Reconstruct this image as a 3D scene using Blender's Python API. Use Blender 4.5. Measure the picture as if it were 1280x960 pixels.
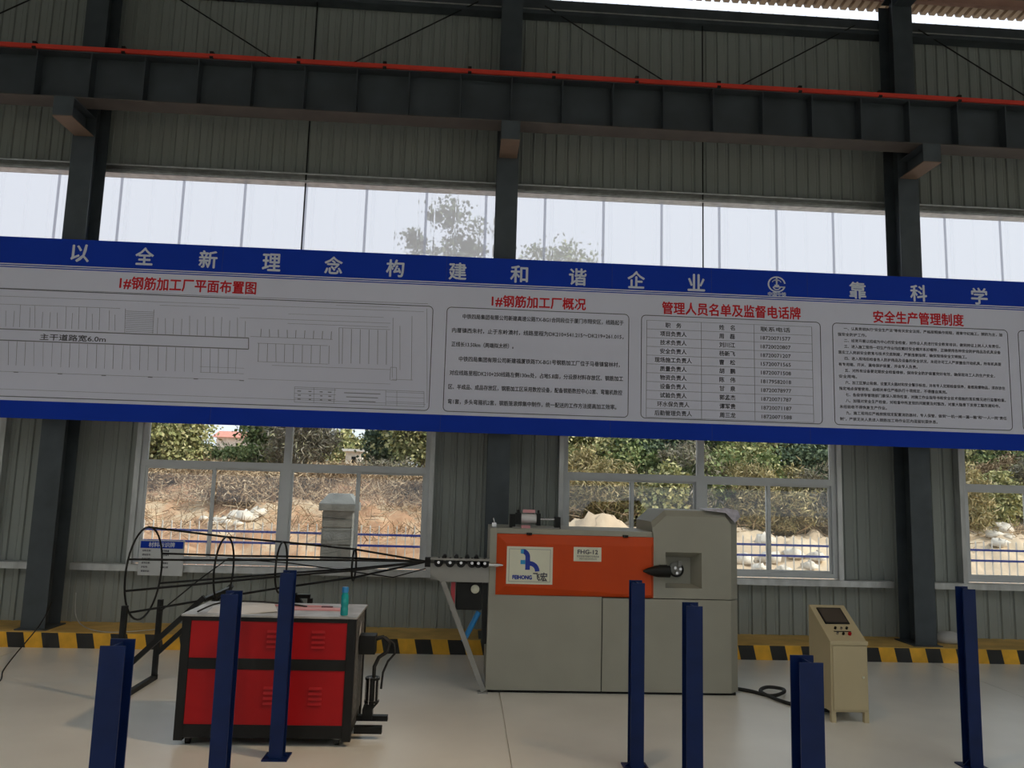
import bpy, math, random
import numpy as np
from mathutils import Vector, Matrix
random.seed(7); rng = np.random.default_rng(11)
S = bpy.context.scene
for o in list(bpy.data.objects): bpy.data.objects.remove(o)

# ---------------------------------------------------------------- camera
# world: X along the back wall (right), Y away through the wall, Z up; metres
CAM = Vector((-0.4493, -10.864, 2.2128)); yaw, pitch, roll, F = 0.0553, 0.1307, 0.0289, 979.7
w = Vector((math.sin(yaw)*math.cos(pitch), math.cos(yaw)*math.cos(pitch), math.sin(pitch)))
r = Vector((math.cos(yaw), -math.sin(yaw), 0)); u = r.cross(w)
r2 = r*math.cos(roll)+u*math.sin(roll); u2 = -r*math.sin(roll)+u*math.cos(roll)
cd = bpy.data.cameras.new('camera'); cam = bpy.data.objects.new('camera', cd); S.collection.objects.link(cam)
cam.matrix_world = Matrix(((r2.x,u2.x,-w.x,CAM.x),(r2.y,u2.y,-w.y,CAM.y),(r2.z,u2.z,-w.z,CAM.z),(0,0,0,1)))
cd.sensor_width = 36; cd.lens = F/1280*36; cd.clip_start = .05; cd.clip_end = 500
S.camera = cam
SKY, SKYY, FWZ = (0,1,2,3,4), -7.0, 2.4      # which roof sheets are translucent; head height of the open front
# ---------------------------------------------------------------- sky, sun, exposure
wd = bpy.data.worlds.new('sky'); S.world = wd; wd.use_nodes = True
bg = wd.node_tree.nodes['Background']; bg.inputs[0].default_value = (.86,.92,1,1); bg.inputs[1].default_value = 1.15
sl = bpy.data.lights.new('sun','SUN'); sl.energy = 3.6; sl.angle = math.radians(1.2); sl.color = (1,.9,.76)
so = bpy.data.objects.new('sun', sl); S.collection.objects.link(so)
so.rotation_euler = Vector((.80,-.22,.62)).to_track_quat('Z','Y').to_euler(); so.location = (20,-5,25)
for nm_,lo_,tg_,en_,an_ in (('high_bay_lamp',(5.2,-7.6,8.6),(-4.6,-4.7,0),1150,46),('high_bay_lamp',(-.6,-6.2,9.0),(1.9,-4.2,0),210,54)):   # warm spots added out of view to lay the tan floor patches
    ld=bpy.data.lights.new(nm_,'SPOT'); ld.energy=en_; ld.color=(1,.68,.36); ld.spot_size=math.radians(an_); ld.spot_blend=.9; ld.shadow_soft_size=.22
    lo=bpy.data.objects.new(nm_,ld); S.collection.objects.link(lo); lo.location=lo_; lo.rotation_euler=(Vector(lo_)-Vector(tg_)).to_track_quat('Z','Y').to_euler()
S.view_settings.view_transform = 'Standard'; S.view_settings.look = 'None'
S.view_settings.exposure = 0.18; S.view_settings.gamma = 1; S.view_settings.use_curve_mapping = False

# ---------------------------------------------------------------- materials
def sock(n, *names):
    for k in names:
        if k in n.inputs: return n.inputs[k]
def mat(name, col, rough=.6, metal=0., var=.12, scale=3., bump=0., bscale=40., stretch=(1,1,1), spec=.5, island=None):
    m = bpy.data.materials.new(name); m.use_nodes = True; nt = m.node_tree; N = nt.nodes; L = nt.links
    p = N['Principled BSDF']; p.inputs['Roughness'].default_value = rough; p.inputs['Metallic'].default_value = metal
    sock(p,'Specular IOR Level').default_value = spec
    tc = N.new('ShaderNodeTexCoord'); mp = N.new('ShaderNodeMapping'); mp.inputs['Scale'].default_value = stretch
    L.new(tc.outputs['Object'], mp.inputs[0])
    if island:
        g = N.new('ShaderNodeNewGeometry'); cr = N.new('ShaderNodeValToRGB'); L.new(g.outputs['Random Per Island'], cr.inputs[0])
        e = cr.color_ramp.elements
        e[0].color = (*island[0],1); e[1].color = (*island[-1],1)
        for i,c in enumerate(island[1:-1]): q = e.new((i+1)/(len(island)-1)); q.color = (*c,1)
        L.new(cr.outputs[0], p.inputs['Base Color'])
    elif var:
        nz = N.new('ShaderNodeTexNoise'); nz.inputs['Scale'].default_value = scale; nz.inputs['Detail'].default_value = 6
        L.new(mp.outputs[0], nz.inputs['Vector'])
        cr = N.new('ShaderNodeValToRGB'); L.new(nz.outputs['Fac'], cr.inputs[0])
        cr.color_ramp.elements[0].position = .3; cr.color_ramp.elements[1].position = .7
        cr.color_ramp.elements[0].color = (*[c*(1-var) for c in col],1)
        cr.color_ramp.elements[1].color = (*[min(1,c*(1+var)) for c in col],1)
        L.new(cr.outputs[0], p.inputs['Base Color'])
    else: p.inputs['Base Color'].default_value = (*col,1)
    if bump:
        n2 = N.new('ShaderNodeTexNoise'); n2.inputs['Scale'].default_value = bscale; n2.inputs['Detail'].default_value = 4
        L.new(mp.outputs[0], n2.inputs['Vector']); b = N.new('ShaderNodeBump'); b.inputs['Strength'].default_value = bump
        b.inputs['Distance'].default_value = .02; L.new(n2.outputs['Fac'], b.inputs['Height']); L.new(b.outputs[0], p.inputs['Normal'])
    return m
def glassy(name, tint, gloss):
    m = bpy.data.materials.new(name); m.use_nodes = True; nt = m.node_tree; N = nt.nodes; L = nt.links
    N.remove(N['Principled BSDF']); out = N['Material Output']
    t = N.new('ShaderNodeBsdfTransparent'); t.inputs[0].default_value = (*tint,1)
    g = N.new('ShaderNodeBsdfGlossy'); g.inputs['Roughness'].default_value = .03
    f = N.new('ShaderNodeFresnel'); f.inputs[0].default_value = gloss; x = N.new('ShaderNodeMixShader')
    L.new(f.outputs[0], x.inputs[0]); L.new(t.outputs[0], x.inputs[1]); L.new(g.outputs[0], x.inputs[2]); L.new(x.outputs[0], out.inputs[0])
    return m
def translucent_sheet():
    m = bpy.data.materials.new('translucent_plastic'); m.use_nodes = True; nt = m.node_tree; N = nt.nodes; L = nt.links
    N.remove(N['Principled BSDF']); out = N['Material Output']
    a = N.new('ShaderNodeBsdfTranslucent'); a.inputs[0].default_value = (.72,.74,.78,1)
    g = N.new('ShaderNodeBsdfGlass'); g.inputs['IOR'].default_value = 1.03; g.inputs['Roughness'].default_value = .10; g.inputs[0].default_value = (.80,.82,.86,1)
    x = N.new('ShaderNodeMixShader'); x.inputs[0].default_value = .50
    L.new(a.outputs[0], x.inputs[1]); L.new(g.outputs[0], x.inputs[2]); L.new(x.outputs[0], out.inputs[0])
    return m
def stripes():
    m = mat('hazard_paint', (.8,.43,.03), .55, var=.2, scale=5); nt = m.node_tree; N = nt.nodes; L = nt.links; p = N['Principled BSDF']
    tc = N.new('ShaderNodeTexCoord'); sp = N.new('ShaderNodeSeparateXYZ'); L.new(tc.outputs['Object'], sp.inputs[0])
    def mth(op, a, b=None):
        n = N.new('ShaderNodeMath'); n.operation = op
        for i, v in enumerate((a,b)):
            if v is None: continue
            if isinstance(v,(int,float)): n.inputs[i].default_value = v
            else: L.new(v, n.inputs[i])
        return n.outputs[0]
    s = mth('ADD', sp.outputs['X'], mth('MULTIPLY', sp.outputs['Z'], .22))
    fr = mth('FRACT', mth('DIVIDE', mth('ADD', s, 20.10), .434))
    dark = mth('LESS_THAN', fr, .49)
    front = mth('LESS_THAN', sp.outputs['Z'], .188)
    k = mth('MULTIPLY', dark, front)
    old = p.inputs['Base Color'].links[0].from_socket
    mx = N.new('ShaderNodeMixRGB'); L.new(k, mx.inputs[0]); L.new(old, mx.inputs[1]); mx.inputs[2].default_value = (.018,.018,.017,1)
    L.new(mx.outputs[0], p.inputs['Base Color']); return m
M = {}
M['clad'] = mat('clad_sheet', (.315,.34,.315), .5, var=.08, scale=.8, spec=.4)
M['galv'] = mat('galvanised', (.55,.56,.55), .4, .5, var=.2, scale=8, stretch=(1,1,.3))
M['col'] = mat('dark_steel_paint', (.055,.068,.078), .55, var=.2, scale=4)
M['beam'] = mat('beam_paint', (.042,.052,.060), .6, var=.25, scale=2)
M['red_rail'] = mat('red_rail', (.62,.04,.02), .5, var=.1)
M['black'] = mat('black_steel', (.008,.009,.009), .5, var=.3, spec=.3)
M['frame'] = mat('window_frame_white', (.62,.64,.65), .4, var=.05)
M['glass'] = glassy('window_glass', (.93,.95,.94), 1.45)
M['trans'] = translucent_sheet()
M['floor'] = mat('polished_concrete', (.80,.79,.74), .33, var=.10, scale=.7, bump=.02, bscale=9, spec=.8)
M['hazard'] = stripes()
M['kerbtop'] = mat('dusty_yellow', (.62,.40,.12), .8, var=.2, scale=3)
M['bblue'] = mat('banner_blue', (.005,.042,.44), .5, var=.04, scale=1, spec=.15)
M['bwhite'] = mat('banner_white', (.72,.73,.86), .6, var=.03, scale=.7, spec=.3)
M['ink'] = mat('ink', (.10,.10,.12), .7, var=0, spec=.2)
M['inkpale'] = mat('ink_pale', (.22,.22,.25), .7, var=0, spec=.2)
M['seamb'] = mat('seam_shade', (.012,.035,.28), .6, var=0)
M['inkred'] = mat('ink_red', (.62,.02,.03), .7, var=0, spec=.2)
M['inkwhite'] = mat('ink_white', (.68,.72,.82), .7, var=0, spec=.2)
M['beige'] = mat('machine_beige', (.33,.325,.27), .45, var=.05, scale=2)
M['orange'] = mat('machine_orange', (.56,.058,.002), .38, var=.06, scale=2, spec=.3)
M['plate'] = mat('plate_cream', (.72,.72,.58), .4, var=.04)
M['mid'] = mat('machine_grey', (.30,.30,.28), .4, var=.1)
M['steel'] = mat('bare_steel', (.6,.6,.6), .25, .9, var=.1)
M['red'] = mat('cabinet_red', (.38,.006,.009), .4, var=.08, spec=.25)
M['blue'] = mat('post_blue', (.0035,.016,.085), .4, var=.15, scale=6, spec=.25)
M['sand'] = mat('console_sand', (.52,.44,.27), .4, var=.04)
M['screen'] = mat('screen_glass', (.09,.075,.06), .15, var=0)
M['rubber'] = mat('rubber', (.012,.012,.012), .6, var=0)
M['logoA'] = mat('logo_light_blue', (.03,.30,.62), .5, var=0)
M['logoB'] = mat('logo_dark_blue', (.01,.035,.33), .5, var=0)
M['pink'] = mat('pink_plastic', (.75,.35,.38), .5, var=.1)
M['tube'] = mat('blue_tube', (.02,.22,.55), .4, var=0)
M['purple'] = mat('film_lilac', (.50,.48,.55), .3, var=.2, scale=20, bump=.5)
M['skyl'] = mat('skylight_plastic', (.9,.8,.6), .5, var=0)
for n_ in (M['skyl'].node_tree,):
    t_=n_.nodes.new('ShaderNodeBsdfTranslucent'); t_.inputs[0].default_value=(.84,.84,.82,1); n_.links.new(t_.outputs[0], n_.nodes['Material Output'].inputs[0])
M['soil'] = None
M['pillar'] = mat('pillar_stone', (.16,.17,.17), .8, var=.25, scale=6, bump=.3)
M['white'] = mat('white_paint', (.75,.75,.75), .5, var=.05)
M['fblue'] = mat('fence_blue', (.03,.05,.30), .5, var=.05)
M['rock'] = mat('pale_rock', (.72,.68,.62), .9, var=.2, scale=5, bump=.4)
M['bark'] = mat('bark', (.25,.20,.15), .9, var=.3, scale=6, stretch=(1,1,.2), bump=.5)
M['roofu'] = mat('roof_underside', (.30,.25,.20), .5, var=.1, scale=1)
M['primdk'] = mat('corbel_brown', (.20,.13,.09), .6, var=.1)  # warm bounce light from the floor put into the corbel underside colour
M['primdk2'] = mat('beam_brown', (.085,.07,.06), .6, var=.2)  # warm light under the crane beam painted into its bottom flange
M['roofprim'] = mat('purlin_primer', (.50,.30,.24), .6, var=.1)  # lit tone of the eave purlin put into the colour; fly braces share it
M['leafG'] = mat('leaves_green', (0,0,0), .7, spec=.2, island=[(.07,.11,.04),(.15,.21,.08),(.25,.31,.13),(.42,.44,.22)])
M['leafY'] = mat('leaves_yellow', (0,0,0), .7, spec=.2, island=[(.13,.15,.06),(.28,.30,.13),(.44,.43,.20),(.62,.58,.34)])
M['leafD'] = mat('leaves_dark', (0,0,0), .7, spec=.2, island=[(.04,.065,.045),(.09,.13,.08),(.14,.19,.11),(.25,.30,.18)])
M['dry'] = mat('dry_brush', (0,0,0), .8, spec=.2, island=[(.12,.08,.05),(.30,.21,.13),(.46,.34,.22),(.62,.52,.38)])
M['reed'] = mat('leaves_reed', (0,0,0), .8, spec=.2, island=[(.16,.15,.07),(.32,.29,.14),(.50,.42,.22),(.62,.52,.34)])
M['leafGrey'] = mat('leaves_grey', (0,0,0), .8, spec=.2, island=[(.10,.09,.07),(.22,.20,.15),(.36,.33,.28),(.42,.42,.25)])

# ---------------------------------------------------------------- mesh builder
class MB:
    def __init__(s): s.v=[]; s.f=[]; s.sm=[]
    def add(s, vs, fs, smooth=False):
        b=len(s.v); s.v += [tuple(map(float,q)) for q in vs]; s.f += [tuple(b+i for i in f) for f in fs]; s.sm += [smooth]*len(fs); return s
    def box(s, x0,x1,y0,y1,z0,z1):
        s.add([(x,y,z) for z in (z0,z1) for y in (y0,y1) for x in (x0,x1)],
              [(0,2,3,1),(4,5,7,6),(0,1,5,4),(1,3,7,5),(3,2,6,7),(2,0,4,6)]); return s
    def bar(s, a, b, w_, h_, up=(0,0,1)):
        a=Vector(a); b=Vector(b); d=(b-a).normalized(); U=Vector(up)
        if abs(d.dot(U))>.98: U=Vector((0,1,0))
        sx=d.cross(U).normalized(); U=sx.cross(d); vs=[]
        for q in (a,b):
            for i,j in ((-1,-1),(1,-1),(1,1),(-1,1)): vs.append(q+sx*(i*w_/2)+U*(j*h_/2))
        s.add(vs,[(3,2,1,0),(4,5,6,7),(0,1,5,4),(1,2,6,5),(2,3,7,6),(3,0,4,7)]); return s
    def tube(s, pts, rad, n=8, closed=False):
        P=[Vector(q) for q in pts]; R=rad if isinstance(rad,(list,tuple)) else [rad]*len(P); k=len(P); prev=None; rings=[]
        for i in range(k):
            if closed: d=P[(i+1)%k]-P[i-1]
            else: d=P[min(i+1,k-1)]-P[max(i-1,0)]
            d.normalize()
            if prev is None:
                t=Vector((0,0,1)) if abs(d.z)<.9 else Vector((1,0,0)); nx=(t-d*t.dot(d)).normalized()
            else: nx=(prev-d*prev.dot(d)).normalized()
            prev=nx; ny=d.cross(nx); rings.append([P[i]+(nx*math.cos(2*math.pi*j/n)+ny*math.sin(2*math.pi*j/n))*R[i] for j in range(n)])
        vs=[q for rg in rings for q in rg]; fs=[]
        for i in range(k if closed else k-1):
            a=i*n; b=((i+1)%k)*n
            for j in range(n): fs.append((a+j,a+(j+1)%n,b+(j+1)%n,b+j))
        s.add(vs,fs,True)
        if not closed: s.add(rings[0],[tuple(range(n))[::-1]]); s.add(rings[-1],[tuple(range(n))])
        return s
    def cyl(s, a, b, r0, r1=None, n=20):
        return s.tube([a,b],[r0, r0 if r1 is None else r1],n)
    def prism(s, poly, axis, t0, t1):  # poly in the other two axes (order x,y,z minus axis)
        n=len(poly)
        def mk(p,t):
            q=list(p); q.insert(axis,t); return q
        vs=[mk(p,t0) for p in poly]+[mk(p,t1) for p in poly]
        fs=[tuple(range(n)),tuple(range(2*n-1,n-1,-1))]+[(i,n+i,n+(i+1)%n,(i+1)%n) for i in range(n)]
        s.add(vs,fs); return s
    def lathe(s, prof, c, axis='Z', n=20):
        pts=[]
        for (rr,h) in prof:
            for j in range(n):
                a=2*math.pi*j/n; x,y=rr*math.cos(a),rr*math.sin(a)
                q={'Z':(x,y,h),'X':(h,x,y),'Y':(x,h,y)}[axis]; pts.append((c[0]+q[0],c[1]+q[1],c[2]+q[2]))
        fs=[]; k=len(prof)
        for i in range(k-1):
            for j in range(n): fs.append((i*n+j,i*n+(j+1)%n,(i+1)*n+(j+1)%n,(i+1)*n+j))
        s.add(pts,fs,True); s.add(pts[:n],[tuple(range(n))[::-1]]); s.add(pts[-n:],[tuple(range(n))]); return s
    def mesh(s, name, m, off=(0,0,0), fix=True):
        me=bpy.data.meshes.new(name)
        me.from_pydata([(x-off[0],y-off[1],z-off[2]) for x,y,z in s.v],[],s.f)
        if m: me.materials.append(m)
        me.polygons.foreach_set('use_smooth', s.sm)
        if fix:
            import bmesh
            bm=bmesh.new(); bm.from_mesh(me); bmesh.ops.recalc_face_normals(bm,faces=bm.faces); bm.to_mesh(me); bm.free()
        me.update(); return me
def link(o, parent=None):
    S.collection.objects.link(o)
    if parent: o.parent=parent
    return o
ORG = {}
def origin(o): return ORG.get(o.name,(0,0,0))
def part(name, mb, m, parent, label=None, kind=None, bevel=0, fix=True):
    og=origin(parent); o=bpy.data.objects.new(name, mb.mesh(name,m,og,fix)); link(o,parent); ORG[o.name]=og
    if label: o['label']=label
    if kind: o['kind']=kind
    if bevel:
        b=o.modifiers.new('bevel','BEVEL'); b.width=bevel; b.segments=2; b.limit_method='ANGLE'
    return o
def thing(name, label, cat, loc=(0,0,0), group=None):
    o=bpy.data.objects.new(name,None); o.empty_display_size=.1; link(o); o.location=loc; ORG[o.name]=tuple(loc)
    o['label']=label; o['category']=cat
    if group: o['group']=group
    return o
def solo(name, mb, m, label, cat, loc=(0,0,0), group=None, kind=None, fix=True):
    o=bpy.data.objects.new(name, mb.mesh(name,m,loc,fix)); link(o); o.location=loc; ORG[o.name]=tuple(loc)
    o['label']=label; o['category']=cat
    if group: o['group']=group
    if kind: o['kind']=kind
    return o
def struct(name, mb=None, m=None, label=None, cat='wall'):
    if mb is None: o=bpy.data.objects.new(name,None)
    else: o=bpy.data.objects.new(name, mb.mesh(name,m))
    link(o); o['kind']='structure'; ORG[o.name]=(0,0,0)
    o['label']=label; o['category']=cat
    return o
def inst(name, me, parent, loc, kind=None):
    o=bpy.data.objects.new(name,me); link(o,parent); og=origin(parent); o.location=(loc[0]-og[0],loc[1]-og[1],loc[2]-og[2])
    if kind: o['kind']=kind
    return o
def copy_tree(o, parent=None):
    c=o.copy(); link(c,parent)
    for ch in list(o.children): copy_tree(ch,c)
    return c

# ================================================================= STRUCTURE
SHX0,SHX1,SHY0 = -19.0, 23.0, -26.0
fl = struct('floor', MB().box(SHX0,SHX1,SHY0,.8,-.3,-.02), M['floor'], 'pale polished concrete workshop floor with thin joint lines', 'floor')
for i,x in enumerate(np.arange(-24,24,6.)):
    for (y0,y1) in ((-26,-14.2),(-14.19,-8.2),(-8.19,-.13)):
        a=max(x,SHX0); b=min(x+6,SHX1)
        if b-a<.5: continue
        part('concrete_slab', MB().box(a+.005,b-.005,y0,y1,-.02,0), M['floor'], fl)
# back wall: cladding sheets, translucent strip, girts, rods
WY=.66
def sheet(width,z0,z1,ribs,depth=.028,lap=.0):
    mb=MB(); pitch=width/ribs; xs=[];ys=[]
    for i in range(ribs):
        b=i*pitch
        for fx,fy in ((0,0),(.50,0),(.56,.006),(.62,0),(.80,0),(.86,-depth),(.95,-depth),(1.0,0)):
            if i and fx==0: continue
            xs.append(b+fx*pitch); ys.append(fy)
    n=len(xs); vs=[(x,y,z) for z in (z0,z1) for x,y in zip(xs,ys)]+[(x,y+.004,z) for z in (z0,z1) for x,y in zip(xs,ys)]
    fs=[(i,i+1,n+i+1,n+i) for i in range(n-1)]+[(2*n+i,3*n+i,3*n+i+1,2*n+i+1) for i in range(n-1)]
    fs+=[(i,2*n+i,2*n+i+1,i+1) for i in range(n-1)]+[(n+i,n+i+1,3*n+i+1,3*n+i) for i in range(n-1)]
    mb.add(vs,fs); return mb
wb = struct('wall_back', None, None, 'grey ribbed steel sheet back wall with bright translucent strip', 'wall')
meU = sheet(.912,6.66,9.90,5).mesh('cladding_sheet',M['clad'],fix=False)
meT = bpy.data.meshes.new('x')
SX = [-3.002+.905*k for k in range(-18,29)]
for x in SX:
    if SHX0-.5<x<SHX1-.5: inst('cladding_sheet', meU, wb, (x,WY,0))
def tsheet():
    mb=MB(); xs=[0,.07,.09,.12,.14,.44,.455,.475,.49,.78,.795,.815,.83,.893]; ys=[0,0,-.012,-.012,0,0,-.006,-.006,0,0,-.006,-.006,0,0]; xs[-1]=.905; n=len(xs)
    vs=[(x,y,z) for z in (5.2,6.64) for x,y in zip(xs,ys)]; mb.add(vs,[(i,i+1,n+i+1,n+i) for i in range(n-1)]); return mb
meT = tsheet().mesh('translucent_sheet',M['trans'],fix=False)
meS = MB().box(-.02,.02,-.004,-.002,5.2,6.64).mesh('lap_seam',M['trans'])
for x in SX:
    if SHX0-.5<x<SHX1-.5:
        t=inst('translucent_sheet', meT, wb, (x,WY,0)); inst('lap_seam', meS, t, (x,WY,0)); t.children[0].location=(0,0,0)
meLo = sheet(1.02,.05,1.0,5).mesh('cladding_sheet',M['clad'],fix=False)
meHi = sheet(1.02,3.25,5.3,5).mesh('cladding_sheet',M['clad'],fix=False)
meMid = sheet(.97,.05,5.3,5).mesh('cladding_sheet',M['clad'],fix=False)
BAYS=[-18,-12,-6,0,6,12,18]
for X in BAYS:
    for k in (-1,0): 
        if X+k*.97>SHX0-.1: inst('cladding_sheet', meMid, wb, (X+k*.97,WY,0))
    for k in range(4):
        if X+.97+k*1.015 < SHX1-.6:
            inst('cladding_sheet', meLo, wb, (X+.97+k*1.015,WY,0)); inst('cladding_sheet', meHi, wb, (X+.97+k*1.015,WY,0))
def cchan(z,h,d,y=.40):  # C purlin along X, open to the camera side
    mb=MB(); mb.box(SHX0,SHX1,y+d-.006,y+d,z,z+h); mb.box(SHX0,SHX1,y,y+d,z+h-.006,z+h); mb.box(SHX0,SHX1,y,y+d,z,z+.006)
    mb.box(SHX0,SHX1,y,y+.004,z,z+.025); mb.box(SHX0,SHX1,y,y+.004,z+h-.025,z+h); return mb
part('girt', cchan(6.60,.14,.20,.41), M['galv'], wb); part('girt', cchan(8.25,.16,.20,.41), M['galv'], wb)
part('girt', cchan(5.10,.16,.20,.41), M['galv'], wb)
for i,X in enumerate(BAYS[:-1]):   # sill girt runs between the columns
    part('girt', MB().box(X+.17,X+5.83,.47,.62,.915,.925).box(X+.17,X+5.83,.47,.475,.925,1.0).box(X+.17,X+5.83,.46,.625,.995,1.005), M['galv'], wb)
part('eave_girt', MB().box(SHX0,SHX1,.46,.62,9.52,9.78).box(SHX0,SHX1,.40,.46,9.50,9.53), M['col'], wb)
part('eave_trim', MB().box(SHX0,SHX1,.44,.458,9.60,9.612), M['galv'], wb)
for X in BAYS[:-1]:
    part('sag_rod', MB().cyl((X+3.02,.47,5.25),(X+3.02,.47,9.65),.011,n=6), M['black'], wb)
    part('brace_rod', MB().cyl((X+.52,.44,9.66),(X+2.62,.44,8.40),.011,n=6), M['black'], wb)
    part('brace_rod', MB().cyl((X+5.48,.44,9.66),(X+3.40,.44,8.40),.011,n=6), M['black'], wb)
    # jamb posts beside the windows
for X in BAYS[:-1]:
    part('window_jamb', MB().box(X+.90,X+.97,.50,.64,.95,5.15), M['galv'], wb)
    part('window_jamb', MB().box(X+5.03,X+5.10,.50,.64,.95,5.15), M['galv'], wb)
# kerb
part('kerb', MB().box(SHX0,SHX1,-.13,.70,-.02,.19), M['hazard'], wb, 'yellow and black hazard striped concrete kerb')
part('kerb_top', MB().box(SHX0,SHX1,-.128,.70,.19,.196), M['kerbtop'], wb)
# windows
def window(n, X):
    wn = struct('window_%d'%n, None, None, ['white framed sliding window cut by the left picture edge','white framed sliding window behind the wire cage','white framed sliding window behind the grey bending machine','white framed sliding window at the right picture edge'][n-1], 'window')
    x0,x1=X+.97,X+5.03; z0,z1=1.02,3.30; xm=(x0+x1)/2; zt=2.41
    y0,y1=.55,.63
    part('frame', MB().box(x0,x1,y0,y1,z0,z0+.07).box(x0,x1,y0,y1,z1-.06,z1).box(x0,x0+.065,y0,y1,z0+.07,z1-.06).box(x1-.065,x1,y0,y1,z0+.07,z1-.06), M['frame'], wn)
    part('transom', MB().box(x0+.065,x1-.065,y0-.005,y1,zt-.045,zt+.045), M['frame'], wn)
    part('mullion', MB().box(xm-.07,xm+.07,y0-.005,y1,z0+.07,zt-.045), M['frame'], wn)
    part('mullion', MB().box(xm-.05,xm+.05,y0-.004,y1,zt+.045,z1-.06), M['frame'], wn)
    for a,b in ((x0+.065,xm-.05),(xm+.05,x1-.065)):
        part('pane', MB().box(a,b,.60,.605,zt+.045,z1-.06), M['glass'], wn)
    for a,b in ((x0+.065,xm-.07),(xm+.07,x1-.065)):
        mid=(a+b)/2
        for k,(p0,p1) in enumerate(((a,mid+.03),(mid-.03,b))):
            yy=.565+.03*k; q0,q1=z0+.07,zt-.045
            s=part('sash', MB().box(p0,p1,yy,yy+.025,q0,q0+.035).box(p0,p1,yy,yy+.025,q1-.03,q1).box(p0,p0+.045 if k else p0+.03,yy,yy+.025,q0+.035,q1-.03).box(p1-(.03 if k else .045),p1,yy,yy+.025,q0+.035,q1-.03), M['frame'], wn)
            part('pane', MB().box(p0+.03,p1-.03,yy+.01,yy+.014,q0+.03,q1-.025), M['glass'], s)
meGap = sheet(1.02,1.0,3.3,5).mesh("cladding_sheet",M["clad"],fix=False)
window(1,-12); window(2,-6); window(3,0); window(4,6)
for X in (-18,12,18):   # bays outside the frame: plain sheets close them
    for k in range(4):
        if X+.97+k*1.015 < SHX1-.6: inst("cladding_sheet", meGap, wb, (X+.97+k*1.015,WY,0))
# side walls, roof
for nm,x in (('wall_left',SHX0),('wall_right',SHX1)):
    o=struct(nm, None, None, 'grey ribbed end wall of the workshop'+(' on the left' if nm=='wall_left' else ' on the right'), 'wall')
    part('cladding', MB().box(x-.05,x,SHY0,.7,0,10), M['clad'], o)
ce = struct('ceiling', None, None, 'ribbed roof sheets on steel purlins and rafters', 'ceiling')
def rz(y): # roof underside height
    return 10.12 + (.75-y)*.10
def roofsheet(wd_, nr, ya=.75, yb=SHY0):
    mb=MB(); xs=[];hs=[]; pt=wd_/nr
    for i in range(nr):
        for fx,h in ((0,0),(.3,0),(.42,.05),(.58,.05),(.7,0)): xs.append((i+fx)*pt); hs.append(h)
    xs.append(wd_);hs.append(0); n=len(xs)
    mb.add([(x,y,rz(y)+h) for y in (ya,yb) for x,h in zip(xs,hs)]+[(x,y,rz(y)+h+.01) for y in (ya,yb) for x,h in zip(xs,hs)],
       [(i,i+1,n+i+1,n+i) for i in range(n-1)]+[(2*n+i,3*n+i,3*n+i+1,2*n+i+1) for i in range(n-1)]+[(i,2*n+i,2*n+i+1,i+1) for i in range(n-1)]); return mb
meR = roofsheet(.9,6).mesh('roof_sheet',M['roofu'],fix=False); meRn = roofsheet(.9,6,.75,SKYY).mesh('roof_sheet',M['roofu'],fix=False)
meRT = roofsheet(.9,6,SKYY,SHY0).mesh('skylight_sheet',M['skyl'],fix=False)
for k in range(47):
    x=SHX0+k*.9
    if x>=SHX1: continue
    if k%6 in SKY: inst('skylight_sheet', meRT, ce, (x,0,0)); inst('roof_sheet', meRn, ce, (x,0,0))
    else: inst('roof_sheet', meR, ce, (x,0,0))
fw=struct('wall_front', None, None, 'wall behind the viewer above its long open side', 'wall')
part('cladding', MB().box(SHX0,SHX1,SHY0-.05,SHY0,FWZ,12.7), M['clad'], fw)
for k in range(17):
    y=.30-1.55*k; z=rz(y)
    part('purlin', MB().box(SHX0,SHX1,y-.012,y,z-.17,z-.003).box(SHX0,SHX1,y-.08,y-.012,z-.17,z-.160), M['roofprim'] if k==0 else M['col'], ce)
for X in BAYS:
    def rf(y): return rz(y)-.18
    part('rafter', MB().prism([(.35,9.72),(.35,rf(.35)),(SHY0,rf(SHY0)),(SHY0,rf(SHY0)-.5),(-3.2,rf(-3.2)-.45),(-.02,9.72)],0,X-.006,X+.006)
       .prism([(.35,rf(.35)),(.35,rf(.35)-.014),(SHY0,rf(SHY0)-.014),(SHY0,rf(SHY0))],0,X-.13,X+.13)
       .prism([(-.02,9.72),(-.02,9.735),(-3.2,rf(-3.2)-.436),(SHY0,rf(SHY0)-.486),(SHY0,rf(SHY0)-.5),(-3.2,rf(-3.2)-.45)],0,X-.13,X+.13), M['col'], ce)
    for s in (-1,1): part('fly_brace', MB().bar((X+s*.13,-.9,rf(-.9)-.7),(X+s*.75,-1.25,rz(-1.25)-.17),.05,.012), M['roofprim'], ce)
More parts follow.
